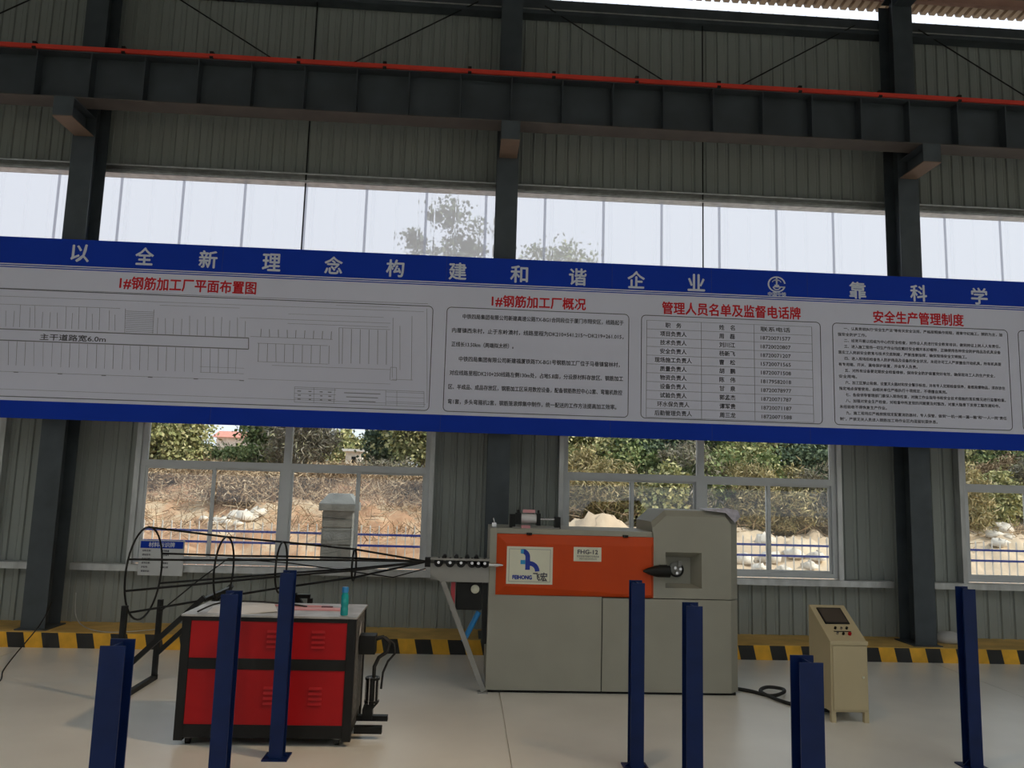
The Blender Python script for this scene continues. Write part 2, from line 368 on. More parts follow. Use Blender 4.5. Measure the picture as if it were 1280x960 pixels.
# columns
first=None
for i,X in enumerate(BAYS):
    if X in(-18,18): pass
    lab={-6:'dark grey steel column left, behind the red cabinet side',0:'dark grey steel column behind the orange machine panel',6:'dark grey steel column behind the sand coloured console'}.get(X,'dark grey steel column of the back wall outside the picture')
    if abs(X)>6: continue
    c=thing('steel_column',lab,'column',(X,0,.196),'wall columns')
    part('front_flange', MB().box(X-.155,X+.155,0,.014,.21,10.0), M['col'], c)
    part('rear_flange', MB().box(X-.155,X+.155,.386,.40,.21,9.95), M['col'], c)
    part('web', MB().box(X-.005,X+.005,.014,.386,.21,9.95), M['col'], c)
    part('base_plate', MB().box(X-.2,X+.2,-.06,.46,.196,.21), M['col'], c)
    cb=part('corbel', MB().prism([(0,6.965),(0,7.23),(-.60,7.23),(-.60,6.965)],0,X-.006,X+.006), M['col'], c)
    part('bottom_flange', MB().box(X-.13,X+.13,-.61,0,6.95,6.965), M['primdk'], cb, 'brownish underside')
    part('top_flange', MB().box(X-.13,X+.13,-.61,0,7.218,7.232), M['col'], cb)
    part('end_plate', MB().box(X-.13,X+.13,-.61,-.598,6.965,7.218), M['col'], cb)
for X in BAYS:
    if abs(X)>6: part('far_column', MB().box(X-.15,X+.15,0,.4,.19,9.9), M['col'], wb)
# crane beam
bmz0,bmz1=7.235,7.90; BX0,BX1=SHX0+.1,SHX1-.1
cbm=thing('crane_runway_beam','long dark steel crane beam carried on the column corbels','beam',(0,-.42,bmz0))
part('top_flange', MB().box(BX0,BX1,-.58,-.26,bmz1-.014,bmz1), M['beam'], cbm)
part('bottom_flange', MB().box(BX0,BX1,-.58,-.26,bmz0,bmz0+.014), M['primdk2'], cbm)
part('web', MB().box(BX0,BX1,-.425,-.415,bmz0+.014,bmz1-.014), M['beam'], cbm)
ms=MB().box(-.008,.008,-.57,-.27,bmz0+.014,bmz1-.014).mesh('stiffener',M['beam'])
for k in range(-26,32): inst('stiffener', ms, cbm, (.715*k,0,0)).location=(.715*k,.42,-bmz0)
rl=thing('conductor_rail','thin bright red rail running along the top of crane beam','rail',(0,-.55,7.90))
part('red_bar', MB().box(BX0,BX1,-.60,-.55,7.905,7.965), M['red_rail'], rl)
mc=MB().box(-.025,.025,-.61,-.54,7.9,7.925).box(-.025,.025,-.61,-.54,7.965,7.995).box(-.025,.025,-.545,-.535,7.92,7.97).mesh('clip',M['black'])
for k in range(-15,19): inst('clip', mc, rl, (0,0,0)).location=(1.175*k+.6-.02,.55,-7.9)
# ================================================================= BANNER
def glyphs(items, name, m, parent, y, kind=None):
    """items: (text, x0, x1 or None, z centre, height, bold, align) laid flat on the plane Y=y; one mesh of flat print"""
    V=[];FC=[]
    for (tx,x0,x1,zc,h,bold) in items:
        c=bpy.data.curves.new('t','FONT'); c.body=tx; c.size=1; c.resolution_u=2
        o=bpy.data.objects.new('t',c); me=bpy.data.meshes.new_from_object(o)
        n=len(me.vertices)
        if n:
            co=np.empty(n*3); me.vertices.foreach_get('co',co); co=co.reshape(-1,3)
            a=co.min(0); b=co.max(0); sz=h/.92 if len(tx)>1 or x1 is None else h/(b[1]-a[1])
            sx=sz if x1 is None else (x1-x0)/(b[0]-a[0])
            px=x0+(co[:,0]-a[0])*sx
            zm=(a[1]+b[1])/2 if (len(tx)==1) else .36
            pz=zc+(co[:,1]-zm)*sz
            offs=[(0,0)] if not bold else [(-bold,0),(bold,0),(0,bold),(0,-bold)]
            for q,(bx,bz) in enumerate(offs):
                base=len(V); V+= [(px[i]+bx,y-.0002*q,pz[i]+bz) for i in range(n)]
                FC+=[tuple(base+j for j in p.vertices) for p in me.polygons]
        bpy.data.objects.remove(o); bpy.data.meshes.remove(me); bpy.data.curves.remove(c)
    mb=MB(); mb.add(V,FC); return part(name, mb, m, parent, kind='stuff' if kind is None else kind, fix=False)
BX,BW=-9.0,11.5
bn=thing('banner','long blue and white notice banner hung across the columns','banner',(0,-.15,2.93))
part('header_band', MB().box(BX,BW,-.150,-.138,5.0,5.40), M['bblue'], bn, 'blue header band')
part('white_panel', MB().box(BX,BW,-.150,-.138,3.165,5.0), M['bwhite'], bn)
part('footer_band', MB().box(-6.745,BW,-.150,-.138,2.93,3.165), M['bblue'], bn, 'blue footer band')
nb=part('next_panel', MB().box(BX,-6.745,-.150,-.138,2.93,3.165), M['bwhite'], bn)
part('mark', MB().lathe([(.09,0),(.09,.002)],(-6.87,-.1525,3.06),'Y',24), M['ink'], nb)
part('support_tube', MB().box(BX,BW,-.136,-.10,5.30,5.34), M['galv'], bn)
part('support_tube', MB().box(BX,BW,-.136,-.10,3.0,3.04), M['galv'], bn)
for X in (-6,0,6): part('hanger', MB().box(X-.02,X+.02,-.10,0,2.99,5.35), M['galv'], bn)
TY=-.1525
part('white_line', MB().box(BX,BW,-.1518,-.150,5.013,5.028), M['inkwhite'], bn)
part('blue_line', MB().box(BX,BW,-.1518,-.150,4.972,4.985), M['bblue'], bn)
seams=MB()
for x in (-.82,1.52,2.95,4.35,-3.9):
    for a_,b_ in ((2.93,3.165),(5.03,5.40)): part('seam', MB().box(x-.003,x+.003,-.1515,-.150,a_,b_), M['seamb'], bn)
items=[]
for ch,x in zip('以全新理念构建和谐企业靠科学管',(-5.81,-4.95,-4.095,-3.235,-2.385,-1.534,-.664,.2,1.03,1.865,2.73,5.09,5.995,6.905,7.80)):
    glyphs([(ch,x-.12,x+.12,5.185-.004*x,.24,.006)],'slogan_character',M['inkwhite'],bn,TY)
glyphs([('1#钢筋加工厂平面布置图',-5.245,-3.42,4.82,.175,.0045),('1#钢筋加工厂概况',-.17,1.15,4.785,.165,.0045),
        ('管理人员名单及监督电话牌',2.24,4.24,4.785,.175,.0045),('安全生产管理制度',5.31,6.65,4.785,.175,.0045)],'title_lettering',M['inkred'],bn,TY)
# round emblem: a ring open at the right over a small upright with a base
em=MB(); ex,ez=3.90,5.20
def arc(mb,cx,cz,ra,rb,a0,a1,n=24):
    vs=[];fs=[]
    for i in range(n+1):
        a=math.radians(a0+(a1-a0)*i/n); vs+=[(cx+ra*1.12*math.cos(a),TY,cz+ra*math.sin(a)),(cx+rb*1.12*math.cos(a),TY,cz+rb*math.sin(a))]
    mb.add(vs,[(2*i,2*i+1,2*i+3,2*i+2) for i in range(n)])
def flat(mb,x0,x1,z0,z1): mb.add([(x0,TY,z0),(x1,TY,z0),(x1,TY,z1),(x0,TY,z1)],[(0,1,2,3)])
arc(em,ex,ez,.098,.118,8,345); arc(em,ex,ez+.01,.055,.066,20,160,12)
flat(em,ex-.012,ex+.012,ez-.03,ez+.098); flat(em,ex-.05,ex+.12,ez-.045,ez-.028); flat(em,ex-.045,ex+.045,ez+.052,ez+.065)
flat(em,ex-.035,ex-.012,ez-.03,ez-.005); flat(em,ex+.012,ex+.035,ez-.03,ez-.005); arc(em,ex,ez-.03,.04,.055,190,350,10)
part('emblem', em, M['inkwhite'], bn, fix=False)
glyphs([('中国中铁',3.77,4.035,5.055,.062,.0015)],'emblem_lettering',M['inkwhite'],bn,TY)
# rounded frames round the four texts
def rrect(x0,x1,z0,z1,rad=.06,t=.005):
    pts=[]
    for cx,cz,a in ((x1-rad,z1-rad,0),(x0+rad,z1-rad,90),(x0+rad,z0+rad,180),(x1-rad,z0+rad,270)):
        for k in range(6): q=math.radians(a+18*k); pts.append((cx,cz,math.cos(q),math.sin(q)))
    n=len(pts); mb=MB(); vs=[(cx+(rad-s)*c,TY,cz+(rad-s)*d) for s in (-t,t) for cx,cz,c,d in pts]
    mb.add(vs,[(i,(i+1)%n,n+(i+1)%n,n+i) for i in range(n)]); return mb
for a,b in ((-9.0,-.985),(-.79,1.765),(1.945,4.525),(4.705,7.30),(7.46,10.2)): part('text_frame', rrect(a,b,3.215,4.67), M['ink'], bn, fix=False)
# site plan drawing
PLAN=[(-6.92,4.677,-1.06,4.704,0.008),(-6.91,4.567,-1.11,4.59,0.006),(-6.86,4.119,-3.47,4.124,0.022),(-6.84,3.967,-3.46,3.97,0.022),(-3.47,4.125,-3.46,3.97,0.018),(-6.89,4.457,-5.21,4.463,0.006),(-4.69,4.531,-3.62,4.535,0.006),(-6.79,4.37,-6.77,4.151,0.007),(-6.7,4.37,-6.68,4.151,0.007),(-6.59,4.37,-6.58,4.152,0.007),(-6.52,4.458,-6.5,4.152,0.007),(-6.39,4.426,-6.37,4.152,0.007),(-6.33,4.459,-6.3,4.152,0.007),(-6.22,4.372,-6.21,4.152,0.007),(-6.12,4.372,-6.11,4.153,0.007),(-6.03,4.372,-6.01,4.153,0.007),(-5.92,4.461,-5.9,4.153,0.007),(-5.83,4.373,-5.82,4.153,0.007),(-5.75,4.461,-5.73,4.153,0.007),(-5.65,4.461,-5.63,4.153,0.007),(-5.57,4.374,-5.55,4.154,0.007),(-5.48,4.462,-5.46,4.154,0.007),(-5.35,4.429,-5.33,4.154,0.007),(-5.27,4.374,-5.25,4.154,0.007),(-5.14,4.43,-4.76,4.431,0.007),(-5.13,4.405,-4.76,4.406,0.007),(-5.13,4.379,-4.76,4.38,0.007),(-5.13,4.354,-4.76,4.355,0.007),(-5.13,4.328,-4.76,4.329,0.007),(-5.12,4.303,-4.75,4.304,0.007),(-5.12,4.278,-4.75,4.279,0.007),(-5.12,4.252,-4.75,4.253,0.007),(-5.12,4.227,-4.75,4.228,0.007),(-5.12,4.202,-4.75,4.203,0.007),(-5.11,4.177,-4.74,4.177,0.007),(-5.11,4.151,-4.74,4.152,0.007),(-5.14,4.463,-5.12,4.132,0.008),(-4.76,4.465,-4.75,4.133,0.008),(-4.7,4.354,-4.69,4.133,0.008),(-4.6,4.354,-4.58,4.133,0.008),(-4.49,4.355,-4.48,4.134,0.008),(-4.38,4.355,-4.37,4.134,0.008),(-4.28,4.4,-4.26,4.134,0.008),(-4.17,4.356,-4.16,4.134,0.008),(-4.07,4.4,-4.05,4.134,0.008),(-3.96,4.401,-3.94,4.135,0.008),(-3.85,4.401,-3.84,4.135,0.008),(-3.74,4.357,-3.73,4.135,0.008),(-3.64,4.402,-3.62,4.135,0.008),(-3.53,4.357,-3.52,4.135,0.008),(-6.62,3.956,-6.59,3.632,0.009),(-6.51,3.956,-6.49,3.632,0.009),(-6.4,3.956,-6.38,3.632,0.009),(-6.29,3.957,-6.26,3.632,0.006),(-6.17,3.957,-6.14,3.631,0.006),(-6.05,3.957,-6.03,3.631,0.006),(-5.93,3.957,-5.91,3.631,0.006),(-5.82,3.957,-5.8,3.631,0.009),(-5.7,3.957,-5.68,3.631,0.006),(-5.59,3.957,-5.57,3.631,0.006),(-5.47,3.957,-5.45,3.631,0.009),(-5.36,3.957,-5.34,3.631,0.006),(-5.25,3.957,-5.23,3.631,0.009),(-5.12,3.958,-5.11,3.631,0.006),(-5.03,3.958,-5.0,3.631,0.006),(-4.9,3.958,-4.88,3.63,0.009),(-4.79,3.958,-4.77,3.63,0.006),(-4.66,3.958,-4.64,3.63,0.009),(-4.55,3.958,-4.53,3.63,0.009),(-4.43,3.958,-4.41,3.63,0.009),(-4.31,3.958,-4.29,3.63,0.006),(-4.2,3.958,-4.18,3.63,0.006),(-4.09,3.958,-4.07,3.63,0.009),(-3.97,3.958,-3.95,3.63,0.009),(-3.86,3.959,-3.84,3.63,0.009),(-3.73,3.959,-3.71,3.63,0.009),(-3.62,3.959,-3.61,3.629,0.006),(-4.08,3.63,-3.5,3.63,0.006),(-4.09,3.706,-3.5,3.706,0.005),(-6.79,3.546,-3.54,3.542,0.006),(-6.51,3.541,-6.45,3.541,0.018),(-5.94,3.54,-5.88,3.54,0.018),(-5.37,3.539,-5.31,3.539,0.018),(-4.76,3.538,-4.7,3.538,0.018),(-4.16,3.538,-4.1,3.538,0.018),(-3.55,3.537,-3.49,3.537,0.018),(-3.45,4.147,-2.34,4.149,0.007),(-3.31,4.258,-3.31,4.147,0.012),(-3.2,4.258,-3.19,4.147,0.012),(-3.08,4.258,-3.07,4.147,0.012),(-2.96,4.259,-2.95,4.148,0.012),(-2.84,4.259,-2.84,4.148,0.012),(-2.72,4.259,-2.72,4.148,0.012),(-2.6,4.26,-2.6,4.148,0.012),(-2.48,4.26,-2.48,4.148,0.012),(-2.36,4.26,-2.36,4.149,0.012),(-3.35,4.058,-2.4,4.06,0.007),(-3.33,3.805,-2.38,3.805,0.006),(-3.33,4.058,-3.32,3.805,0.01),(-3.21,4.059,-3.2,3.805,0.01),(-3.1,4.059,-3.08,3.805,0.01),(-2.98,4.059,-2.97,3.805,0.01),(-2.86,4.059,-2.85,3.805,0.01),(-2.74,4.059,-2.73,3.805,0.01),(-2.62,4.059,-2.61,3.805,0.01),(-2.5,4.059,-2.49,3.805,0.01),(-2.38,4.06,-2.37,3.805,0.01),(-2.26,4.316,-2.23,3.816,0.009),(-2.21,4.316,-2.19,3.816,0.009),(-2.09,4.306,-2.07,3.827,0.01),(-1.97,4.306,-1.95,3.827,0.01),(-1.85,4.306,-1.83,3.827,0.01),(-1.73,4.306,-1.71,3.827,0.01),(-1.61,4.307,-1.59,3.827,0.01),(-2.26,4.316,-1.56,4.318,0.006),(-3.13,3.761,-1.53,3.761,0.006),(-2.96,4.482,-1.66,4.487,0.005),(-3.61,4.402,-1.56,4.408,0.006),(-2.96,4.348,-1.59,4.352,0.006),(-1.53,4.487,-1.5,3.65,0.007),(-1.43,4.375,-1.4,3.76,0.007),(-1.27,4.522,-1.24,3.628,0.008),(-1.07,4.636,-1.01,3.319,0.007),(-1.53,3.794,-1.45,3.794,0.008),(-1.52,3.617,-1.44,3.617,0.008),(-1.53,3.794,-1.53,3.617,0.008),(-1.45,3.794,-1.44,3.617,0.008),(-1.5,3.628,-1.22,3.628,0.006),(-3.44,3.564,-1.52,3.562,0.005),(-6.76,3.311,-1.03,3.297,0.006),(-2.32,4.63,-1.44,4.634,0.006),(-2.81,3.454,-2.25,3.453,0.007),(-1.58,3.452,-1.06,3.451,0.006),(-2.81,3.388,-2.25,3.387,0.007),(-1.58,3.386,-1.06,3.385,0.006),(-2.8,3.323,-2.25,3.322,0.007),(-1.57,3.32,-1.05,3.319,0.006),(-2.8,3.269,-2.24,3.267,0.007),(-1.57,3.265,-1.05,3.264,0.006),(-2.8,3.269,-1.05,3.264,0.007),(-2.81,3.476,-1.06,3.473,0.007),(-2.81,3.476,-2.8,3.268,0.007),(-2.55,3.475,-2.54,3.268,0.007),(-2.27,3.475,-2.27,3.267,0.007),(-1.58,3.474,-1.57,3.265,0.007),(-1.43,3.473,-1.42,3.265,0.007),(-1.06,3.473,-1.05,3.264,0.007),(-2.77,3.421,-2.72,3.421,0.02),(-2.62,3.421,-2.58,3.421,0.02),(-2.47,3.42,-2.43,3.42,0.02),(-2.36,3.42,-2.31,3.42,0.02),(-2.14,3.42,-1.65,3.419,0.016),(-2.76,3.366,-2.72,3.366,0.02),(-2.61,3.366,-2.58,3.366,0.02),(-2.46,3.366,-2.43,3.366,0.02),(-2.35,3.366,-2.31,3.365,0.02),(-2.11,3.365,-1.68,3.364,0.016),(-2.76,3.312,-2.72,3.312,0.02),(-2.61,3.312,-2.58,3.312,0.02),(-2.46,3.311,-2.43,3.311,0.02),(-2.35,3.311,-2.31,3.311,0.02),(-2.07,3.31,-1.71,3.309,0.016)]
pl=MB()
for a,b,c,d,t in PLAN:
    dx,dz=c-a,d-b; q=math.hypot(dx,dz) or 1; nx,nz=-dz/q*t/2*.62,dx/q*t/2*.62
    pl.add([(a-nx,TY,b-nz),(c-nx,TY,d-nz),(c+nx,TY,d+nz),(a+nx,TY,b+nz)],[(0,1,2,3)])
part('plan_drawing', pl, M['inkpale'], bn, kind='stuff', fix=False)
glyphs([('主干道路宽6.0m',-6.22,-5.36,4.03,.085,.0018)],'plan_lettering',M['ink'],bn,TY)
T2=[('中铁四局集团有限公司新建高速公路TX-BG1合同段位于厦门市翔安区，线路起于',-.57,1.69,4.545),
('内厝镇西朱村，止于东岭澳村，线路里程为DK210+541.215～DK219+261.015，',-.71,1.69,4.345),
('正线长13.50km（两端拟太桥）。',-.71,.15,4.15),
('中铁四局集团有限公司新建福厦铁路TX-BG1号钢筋加工厂位于马巷镇窗林村，',-.60,1.64,3.945),
('对应线路里程DK210+250线路左侧130m处，占地5.8亩，分设原材料存放区、钢筋加工',-.72,1.69,3.75),
('区、半成品、成品存放区，钢筋加工区采用数控设备，配备钢筋数控中心2套、弯箍机数控',-.73,1.68,3.555),
('弯1套，多头弯箍机2套，钢筋笼滚焊集中制作，统一配送的工作方法提高加工效率。',-.73,1.60,3.35)]
glyphs([(t,a,b,z,.068,.0016) for t,a,b,z in T2],'overview_lettering',M['ink'],bn,TY)
rows=[('职　务','姓　名','联系电话'),('项目负责人','周　磊','18720071577'),('技术负责人','刘川江','18720020807'),('安全负责人','杨新飞','18720071207'),
('现场施工负责人','曹　松','15720071565'),('质量负责人','胡　鹏','18720071508'),('物资负责人','陈　伟','18179582018'),('设备负责人','甘　泉','18720078977'),
('试验负责人','郭孟杰','18720071787'),('环水保负责人','谭军贵','18720071187'),('后勤管理负责人','周三龙','18720071588')]
it=[]; tb=MB(); zt=4.60; dz=.1245
for i,(a,b,c) in enumerate(rows):
    z=zt-dz*(i+.5)-.0
    wa=.075*len(a); it.append((a,2.40-wa/2,2.40+wa/2,z,.072,.0016))
    wb_=.075*len(b); it.append((b,3.17-wb_/2,3.17+wb_/2,z,.072,.0016)); it.append((c,3.87-.215,3.87+.215,z,.068,.0012))
for i in range(12): flat(tb,2.02,4.40,zt-dz*i-.002,zt-dz*i+.002)
for x in (2.02,2.80,3.56,4.40): flat(tb,x-.003,x+.003,zt-dz*11,zt)
part('table_lines', tb, M['inkpale'], bn, kind='stuff', fix=False); glyphs(it,'table_lettering',M['ink'],bn,TY)
T4=['一、认真贯彻执行“安全生产法”等有关安全法规，严格按照操作规程，遵章守纪施工，预防为主，加','强安全防护工作。','二、经常开展以班组为中心的安全检查，对作业人员进行安全教育培训，做到持证上岗人人有责任。',
'三、进入施工现场一切生产作业均应戴好安全帽并系好帽带，正确使用各种安全防护用品及机具设备','落实工人岗前安全教育与技术交底制度，严禁违章指挥，确保现场安全文明施工。','四、进入现场后检查各人防护用品及设备的安全状况，未经许可工人严禁擅自开动机具，所有机具要',
'有专用箱、开关、漏电保护装置，并由专人负责。','五、对所有设备要定期安全检查维修，保持安全防护装置完好有效，确保现场工人的生产安全，','安全用电。','六、加工区禁止吸烟，设置灭火器材和安全警示标志，并有专人定期检查保养，易燃易爆物品，须存放在',
'指定地点保管使用，由相关单位严格执行十项规定，不得擅自离岗。','七、各级领导管理部门要深入现场检查，对施工作业指导书和安全技术措施的落实情况进行监督检查。','八、加强对安全生产检查，对检查中所发现的问题要及时整改，对重大隐患下发停工整改通知书，',
'未经验收不得恢复生产作业。','九、施工现场应严格按照规定配置消防器材，专人保管，做到“一机一闸一漏一箱”和“一人一岗”责任','制”，严禁无关人员进入钢筋加工场作业区内逗留玩耍休息。']
it=[]; z=4.60
for i,t in enumerate(T4):
    ind=t[1]=='、'; x0=4.87 if ind else 4.78
    x1=x0+min(len(t)*.0525,7.22-x0); it.append((t,x0,x1,4.595-.0865*i,.047,.001))
glyphs(it,'rules_lettering',M['ink'],bn,TY)

# ================================================================= BENDING MACHINE
OX,OY=1.25,-1.55
mc=thing('rebar_bending_machine','big grey and orange rebar bending machine with tall right hand tower','machine',(OX,OY,0))
FY=-2.03; BYm=-1.15
body=MB().box(-.155,1.105,FY,BYm,.03,1.035).box(1.115,2.56,FY,BYm,.03,1.025)
body.prism([(2.56,FY),(2.665,FY+.10),(2.665,BYm),(2.56,BYm)],2,.03,1.025)
lower=part('lower_cabinet', body, M['beige'], mc, bevel=.004)
part('joint_gap', MB().box(1.10,1.12,FY+.012,BYm-.02,.04,1.03), M['black'], lower)
part('plinth', MB().box(-.13,2.62,FY+.04,BYm-.04,0,.03), M['black'], mc)
up=MB().box(-.155,-.078,FY,BYm,1.035,1.757).box(-.078,1.68,FY,BYm,1.70,1.757).box(-.078,1.68,FY+.06,BYm,1.035,1.70)
part('upper_housing', up, M['beige'], mc, bevel=.004)
# orange panel with sloped border
def pyr(x0,x1,z0,z1,b,d,y):
    return MB().add([(x0,y,z0),(x1,y,z0),(x1,y,z1),(x0,y,z1),(x0+b,y+d,z0+b),(x1-b*.3,y+d,z0+b*.3),(x1-b*.3,y+d,z1-b),(x0+b,y+d,z1-b)],
      [(0,1,5,4),(1,2,6,5),(2,3,7,6),(3,0,4,7),(4,5,6,7)])
op=part('orange_panel', pyr(-.078,1.68,1.037,1.698,.10,-.035,FY), M['orange'], mc, 'bright orange front panel', fix=False)
PY=FY-.035
def plate(name,x0,x1,z0,z1,y,m=M['plate'],par=mc):
    return part(name, MB().box(x0,x1,y-.006,y,z0,z1), m, par, bevel=.002)
lg=plate('logo_plate',.035,.545,1.16,1.565,PY)
bd=MB()
for a,b,c,d in ((.06,.52,1.535,1.54),(.06,.52,1.185,1.19)): bd.box(a,b,PY-.0075,PY-.006,c,d)
for a,b,c,d in ((.06,.065,1.185,1.54),(.515,.52,1.185,1.54)): bd.box(a,b,PY-.0075,PY-.006,c,d)
part('border_line', bd, M['mid'], lg)
# the emblem: blue arched stem like a leaning h with two light squares
LY=PY-.0085
def strip2(pts,wd_,y):
    P=[Vector((a,0,b)) for a,b in pts]; vs=[];n=len(P)
    for i,q in enumerate(P):
        d=(P[min(i+1,n-1)]-P[max(i-1,0)]).normalized(); nn=Vector((-d.z,0,d.x)); ww=wd_/2
        vs+=[(q.x-nn.x*ww,y,q.z-nn.z*ww),(q.x+nn.x*ww,y,q.z+nn.z*ww)]
    return vs,[(2*i,2*i+1,2*i+3,2*i+2) for i in range(n-1)]
hA=MB()
pts=[(.205,1.515)]+[(.205+.062*math.sin(math.radians(t)),1.453+.062*math.cos(math.radians(t))) for t in range(0,91,15)]+[(.267,1.40),(.267,1.315)]
hA.add(*strip2(pts,.052,LY))
pts=[(.27,1.385)]+[(.29+.085*math.sin(math.radians(t)),1.300+.085*math.cos(math.radians(t))) for t in range(0,91,15)]
hA.add(*strip2(pts,.05,LY-.0004))
part('emblem_stem', hA, M['logoB'], lg, fix=False)
part('emblem_square', MB().box(.188,.222,LY-.001,LY,1.49,1.535), M['logoA'], lg); part('emblem_square', MB().box(.188,.240,LY-.001,LY,1.375,1.42), M['logoA'], lg)
glyphs([('FEIHONG',.105,.315,1.235,.055,.003)],'logo_lettering',M['logoB'],lg,LY)
glyphs([('飞宏',.33,.485,1.24,.09,.003)],'logo_lettering',M['ink'],lg,LY)
lp=plate('model_plate',.775,1.085,1.42,1.575,PY)
glyphs([('FHG-12',.82,1.045,1.525,.058,.002),('数控钢筋弯箍机专用设备',.81,1.06,1.475,.022,0),('钢筋机械制造有限公司',.84,1.03,1.448,.018,0)],'model_lettering',M['ink'],lp,LY)
for x in (.28,1.36): part('latch', MB().box(x-.03,x+.03,FY-.02,FY,1.69,1.715).cyl((x,FY-.02,1.70),(x,FY-.03,1.70),.012,n=10), M['black'], mc)
# tower
hx0,hx1,hz0,hz1=1.665,2.665,1.035,2.005
xi0,xi1,zi0,zi1=1.818,2.228,1.148,1.54; dr=.20
tw=MB(); ch=.055
ty=FY
# front ring around the recess, sloped top edge, chamfered corners
O=[(hx0,hz0),(hx1-.10,hz0),(hx1-.10,1.865),(hx1-.16,1.94),(hx0+.155,1.94),(hx0,1.80)]
I=[(xi0,zi0),(xi1,zi0),(xi1,zi1),(xi0,zi1)]
vs=[(x,ty,z) for x,z in O]+[(x,ty,z) for x,z in I]+[(x,ty+dr,z) for x,z in ((xi0+.03,zi0+.03),(xi1-.07,zi0+.03),(xi1-.07,zi1-.07),(xi0+.03,zi1-.07))]
tw.add(vs,[(0,1,7,6),(1,2,8,7),(2,3,8),(3,4,9,8),(4,5,9),(5,0,6,9),(6,7,11,10),(7,8,12,11),(8,9,13,12),(9,6,10,13),(10,11,12,13)])
T=[(hx0+.155,1.94),(hx1-.16,1.94)]
bk=BYm-.05
tw.add([(hx0+.155,ty,1.94),(hx1-.16,ty,1.94),(hx1-.16,ty+.06,hz1),(hx0+.155,ty+.06,hz1),   #0-3 slope
        (hx0,ty,1.80),(hx0,ty+.06,1.87),                                                    #4,5
        (hx1-.10,ty,1.865),(hx1,ty+.10,1.865),(hx1-.10,ty,hz0),(hx1,ty+.10,hz0),            #6-9
        (hx0+.155,bk,hz1),(hx1-.16,bk,hz1),(hx0,bk,1.87),(hx1,bk,1.865),(hx0,bk,hz0),(hx1,bk,hz0),(hx0,ty,hz0)], #10-16
   [(0,1,2,3),(4,0,3,5),(1,6,7,2),(8,9,7,6),(3,2,11,10),(5,3,10,12),(2,7,13,11),(4,5,12,14,16),(9,15,13,7),(10,11,13,15,14,12)])
part('tower', tw, M['beige'], mc, 'tall tower with recessed bending head', fix=False)
hd=part('bending_disc', MB().lathe([(.085,0),(.085,-.02),(.07,-.03),(.0,-.03)],(1.985,ty+dr,1.335),'Y',28), M['mid'], mc)
part('disc_ring', MB().tube([(1.985+.075*math.cos(math.radians(a)),ty+dr-.036,1.335+.075*math.sin(math.radians(a))) for a in range(-200,70,15)],.011,8), M['black'], hd)
for a in (20,140,260): part('bending_pin', MB().cyl((1.985+.035*math.cos(math.radians(a)),ty+dr-.03,1.335+.035*math.sin(math.radians(a))),(1.985+.035*math.cos(math.radians(a)),ty+dr-.09,1.335+.035*math.sin(math.radians(a))),.016,n=10), M['steel'], hd)
part('stop_block', MB().box(2.0,2.04,ty+dr-.06,ty+dr-.03,1.375,1.43), M['mid'], hd)
part('guide_nose', MB().lathe([(.008,0),(.035,.06),(.058,.13),(.064,.16),(.064,.30)],(1.545,FY-.075,1.335),'X',20), M['black'], mc,'black pointed guide nose')
part('nose_bracket', MB().box(1.74,1.83,FY-.03,FY+.05,1.27,1.40), M['black'], mc)
part('torn_film', (MB().add([(2.27,ty-.01,2.012),(2.50,ty+.02,2.045),(2.66,ty+.05,2.02),(2.69,ty+.05,1.95),(2.60,ty-.03,1.885),(2.56,ty-.02,1.93),(2.50,ty-.015,1.99),(2.28,ty+.3,2.03),(2.62,ty+.3,2.035),(2.70,ty+.25,1.93)],
   [(0,1,6),(1,2,5,6),(2,3,4,5),(0,7,8,1),(1,8,2),(2,8,9,3)])), M['purple'], mc, 'crumpled lilac protective film', fix=False).modifiers.new('thick','SOLIDIFY').thickness=.004
# air cylinder on top
az=1.757; ay=-1.80
part('cylinder_foot', MB().box(.07,.135,ay-.05,ay+.05,az,az+.15), M['black'], mc); part('cylinder_foot', MB().box(.585,.65,ay-.05,ay+.05,az,az+.13), M['black'], mc)
ac=part('air_cylinder', MB().cyl((.19,ay,az+.105),(.39,ay,az+.105),.05,n=20), M['white'], mc)
part('end_cap', MB().box(.135,.20,ay-.06,ay+.06,az+.04,az+.165), M['black'], ac); part('end_cap', MB().box(.375,.42,ay-.06,ay+.06,az+.03,az+.165), M['black'], ac)
part('piston_rod', MB().cyl((.42,ay,az+.10),(.60,ay,az+.10),.012,n=10), M['steel'], ac)
for x in (.165,.40): part('fitting', MB().cyl((x,ay,az+.16),(x,ay,az+.20),.013,n=8), M['black'], ac)
part('pink_tag', MB().box(.22,.36,ay-.02,ay+.02,az+.17,az+.205), M['pink'], mc); part('pink_tag', MB().box(.20,.30,ay-.12,ay-.03,az,az+.03), M['pink'], mc)
part('cylinder_base', MB().box(.10,.64,ay-.06,ay+.06,az,az+.012), M['mid'], mc)
part('small_valve', MB().box(-.13,-.08,ay-.02,ay+.02,az,az+.05).cyl((-.10,ay,az+.05),(-.115,ay,az+.10),.008,n=8), M['steel'], mc)
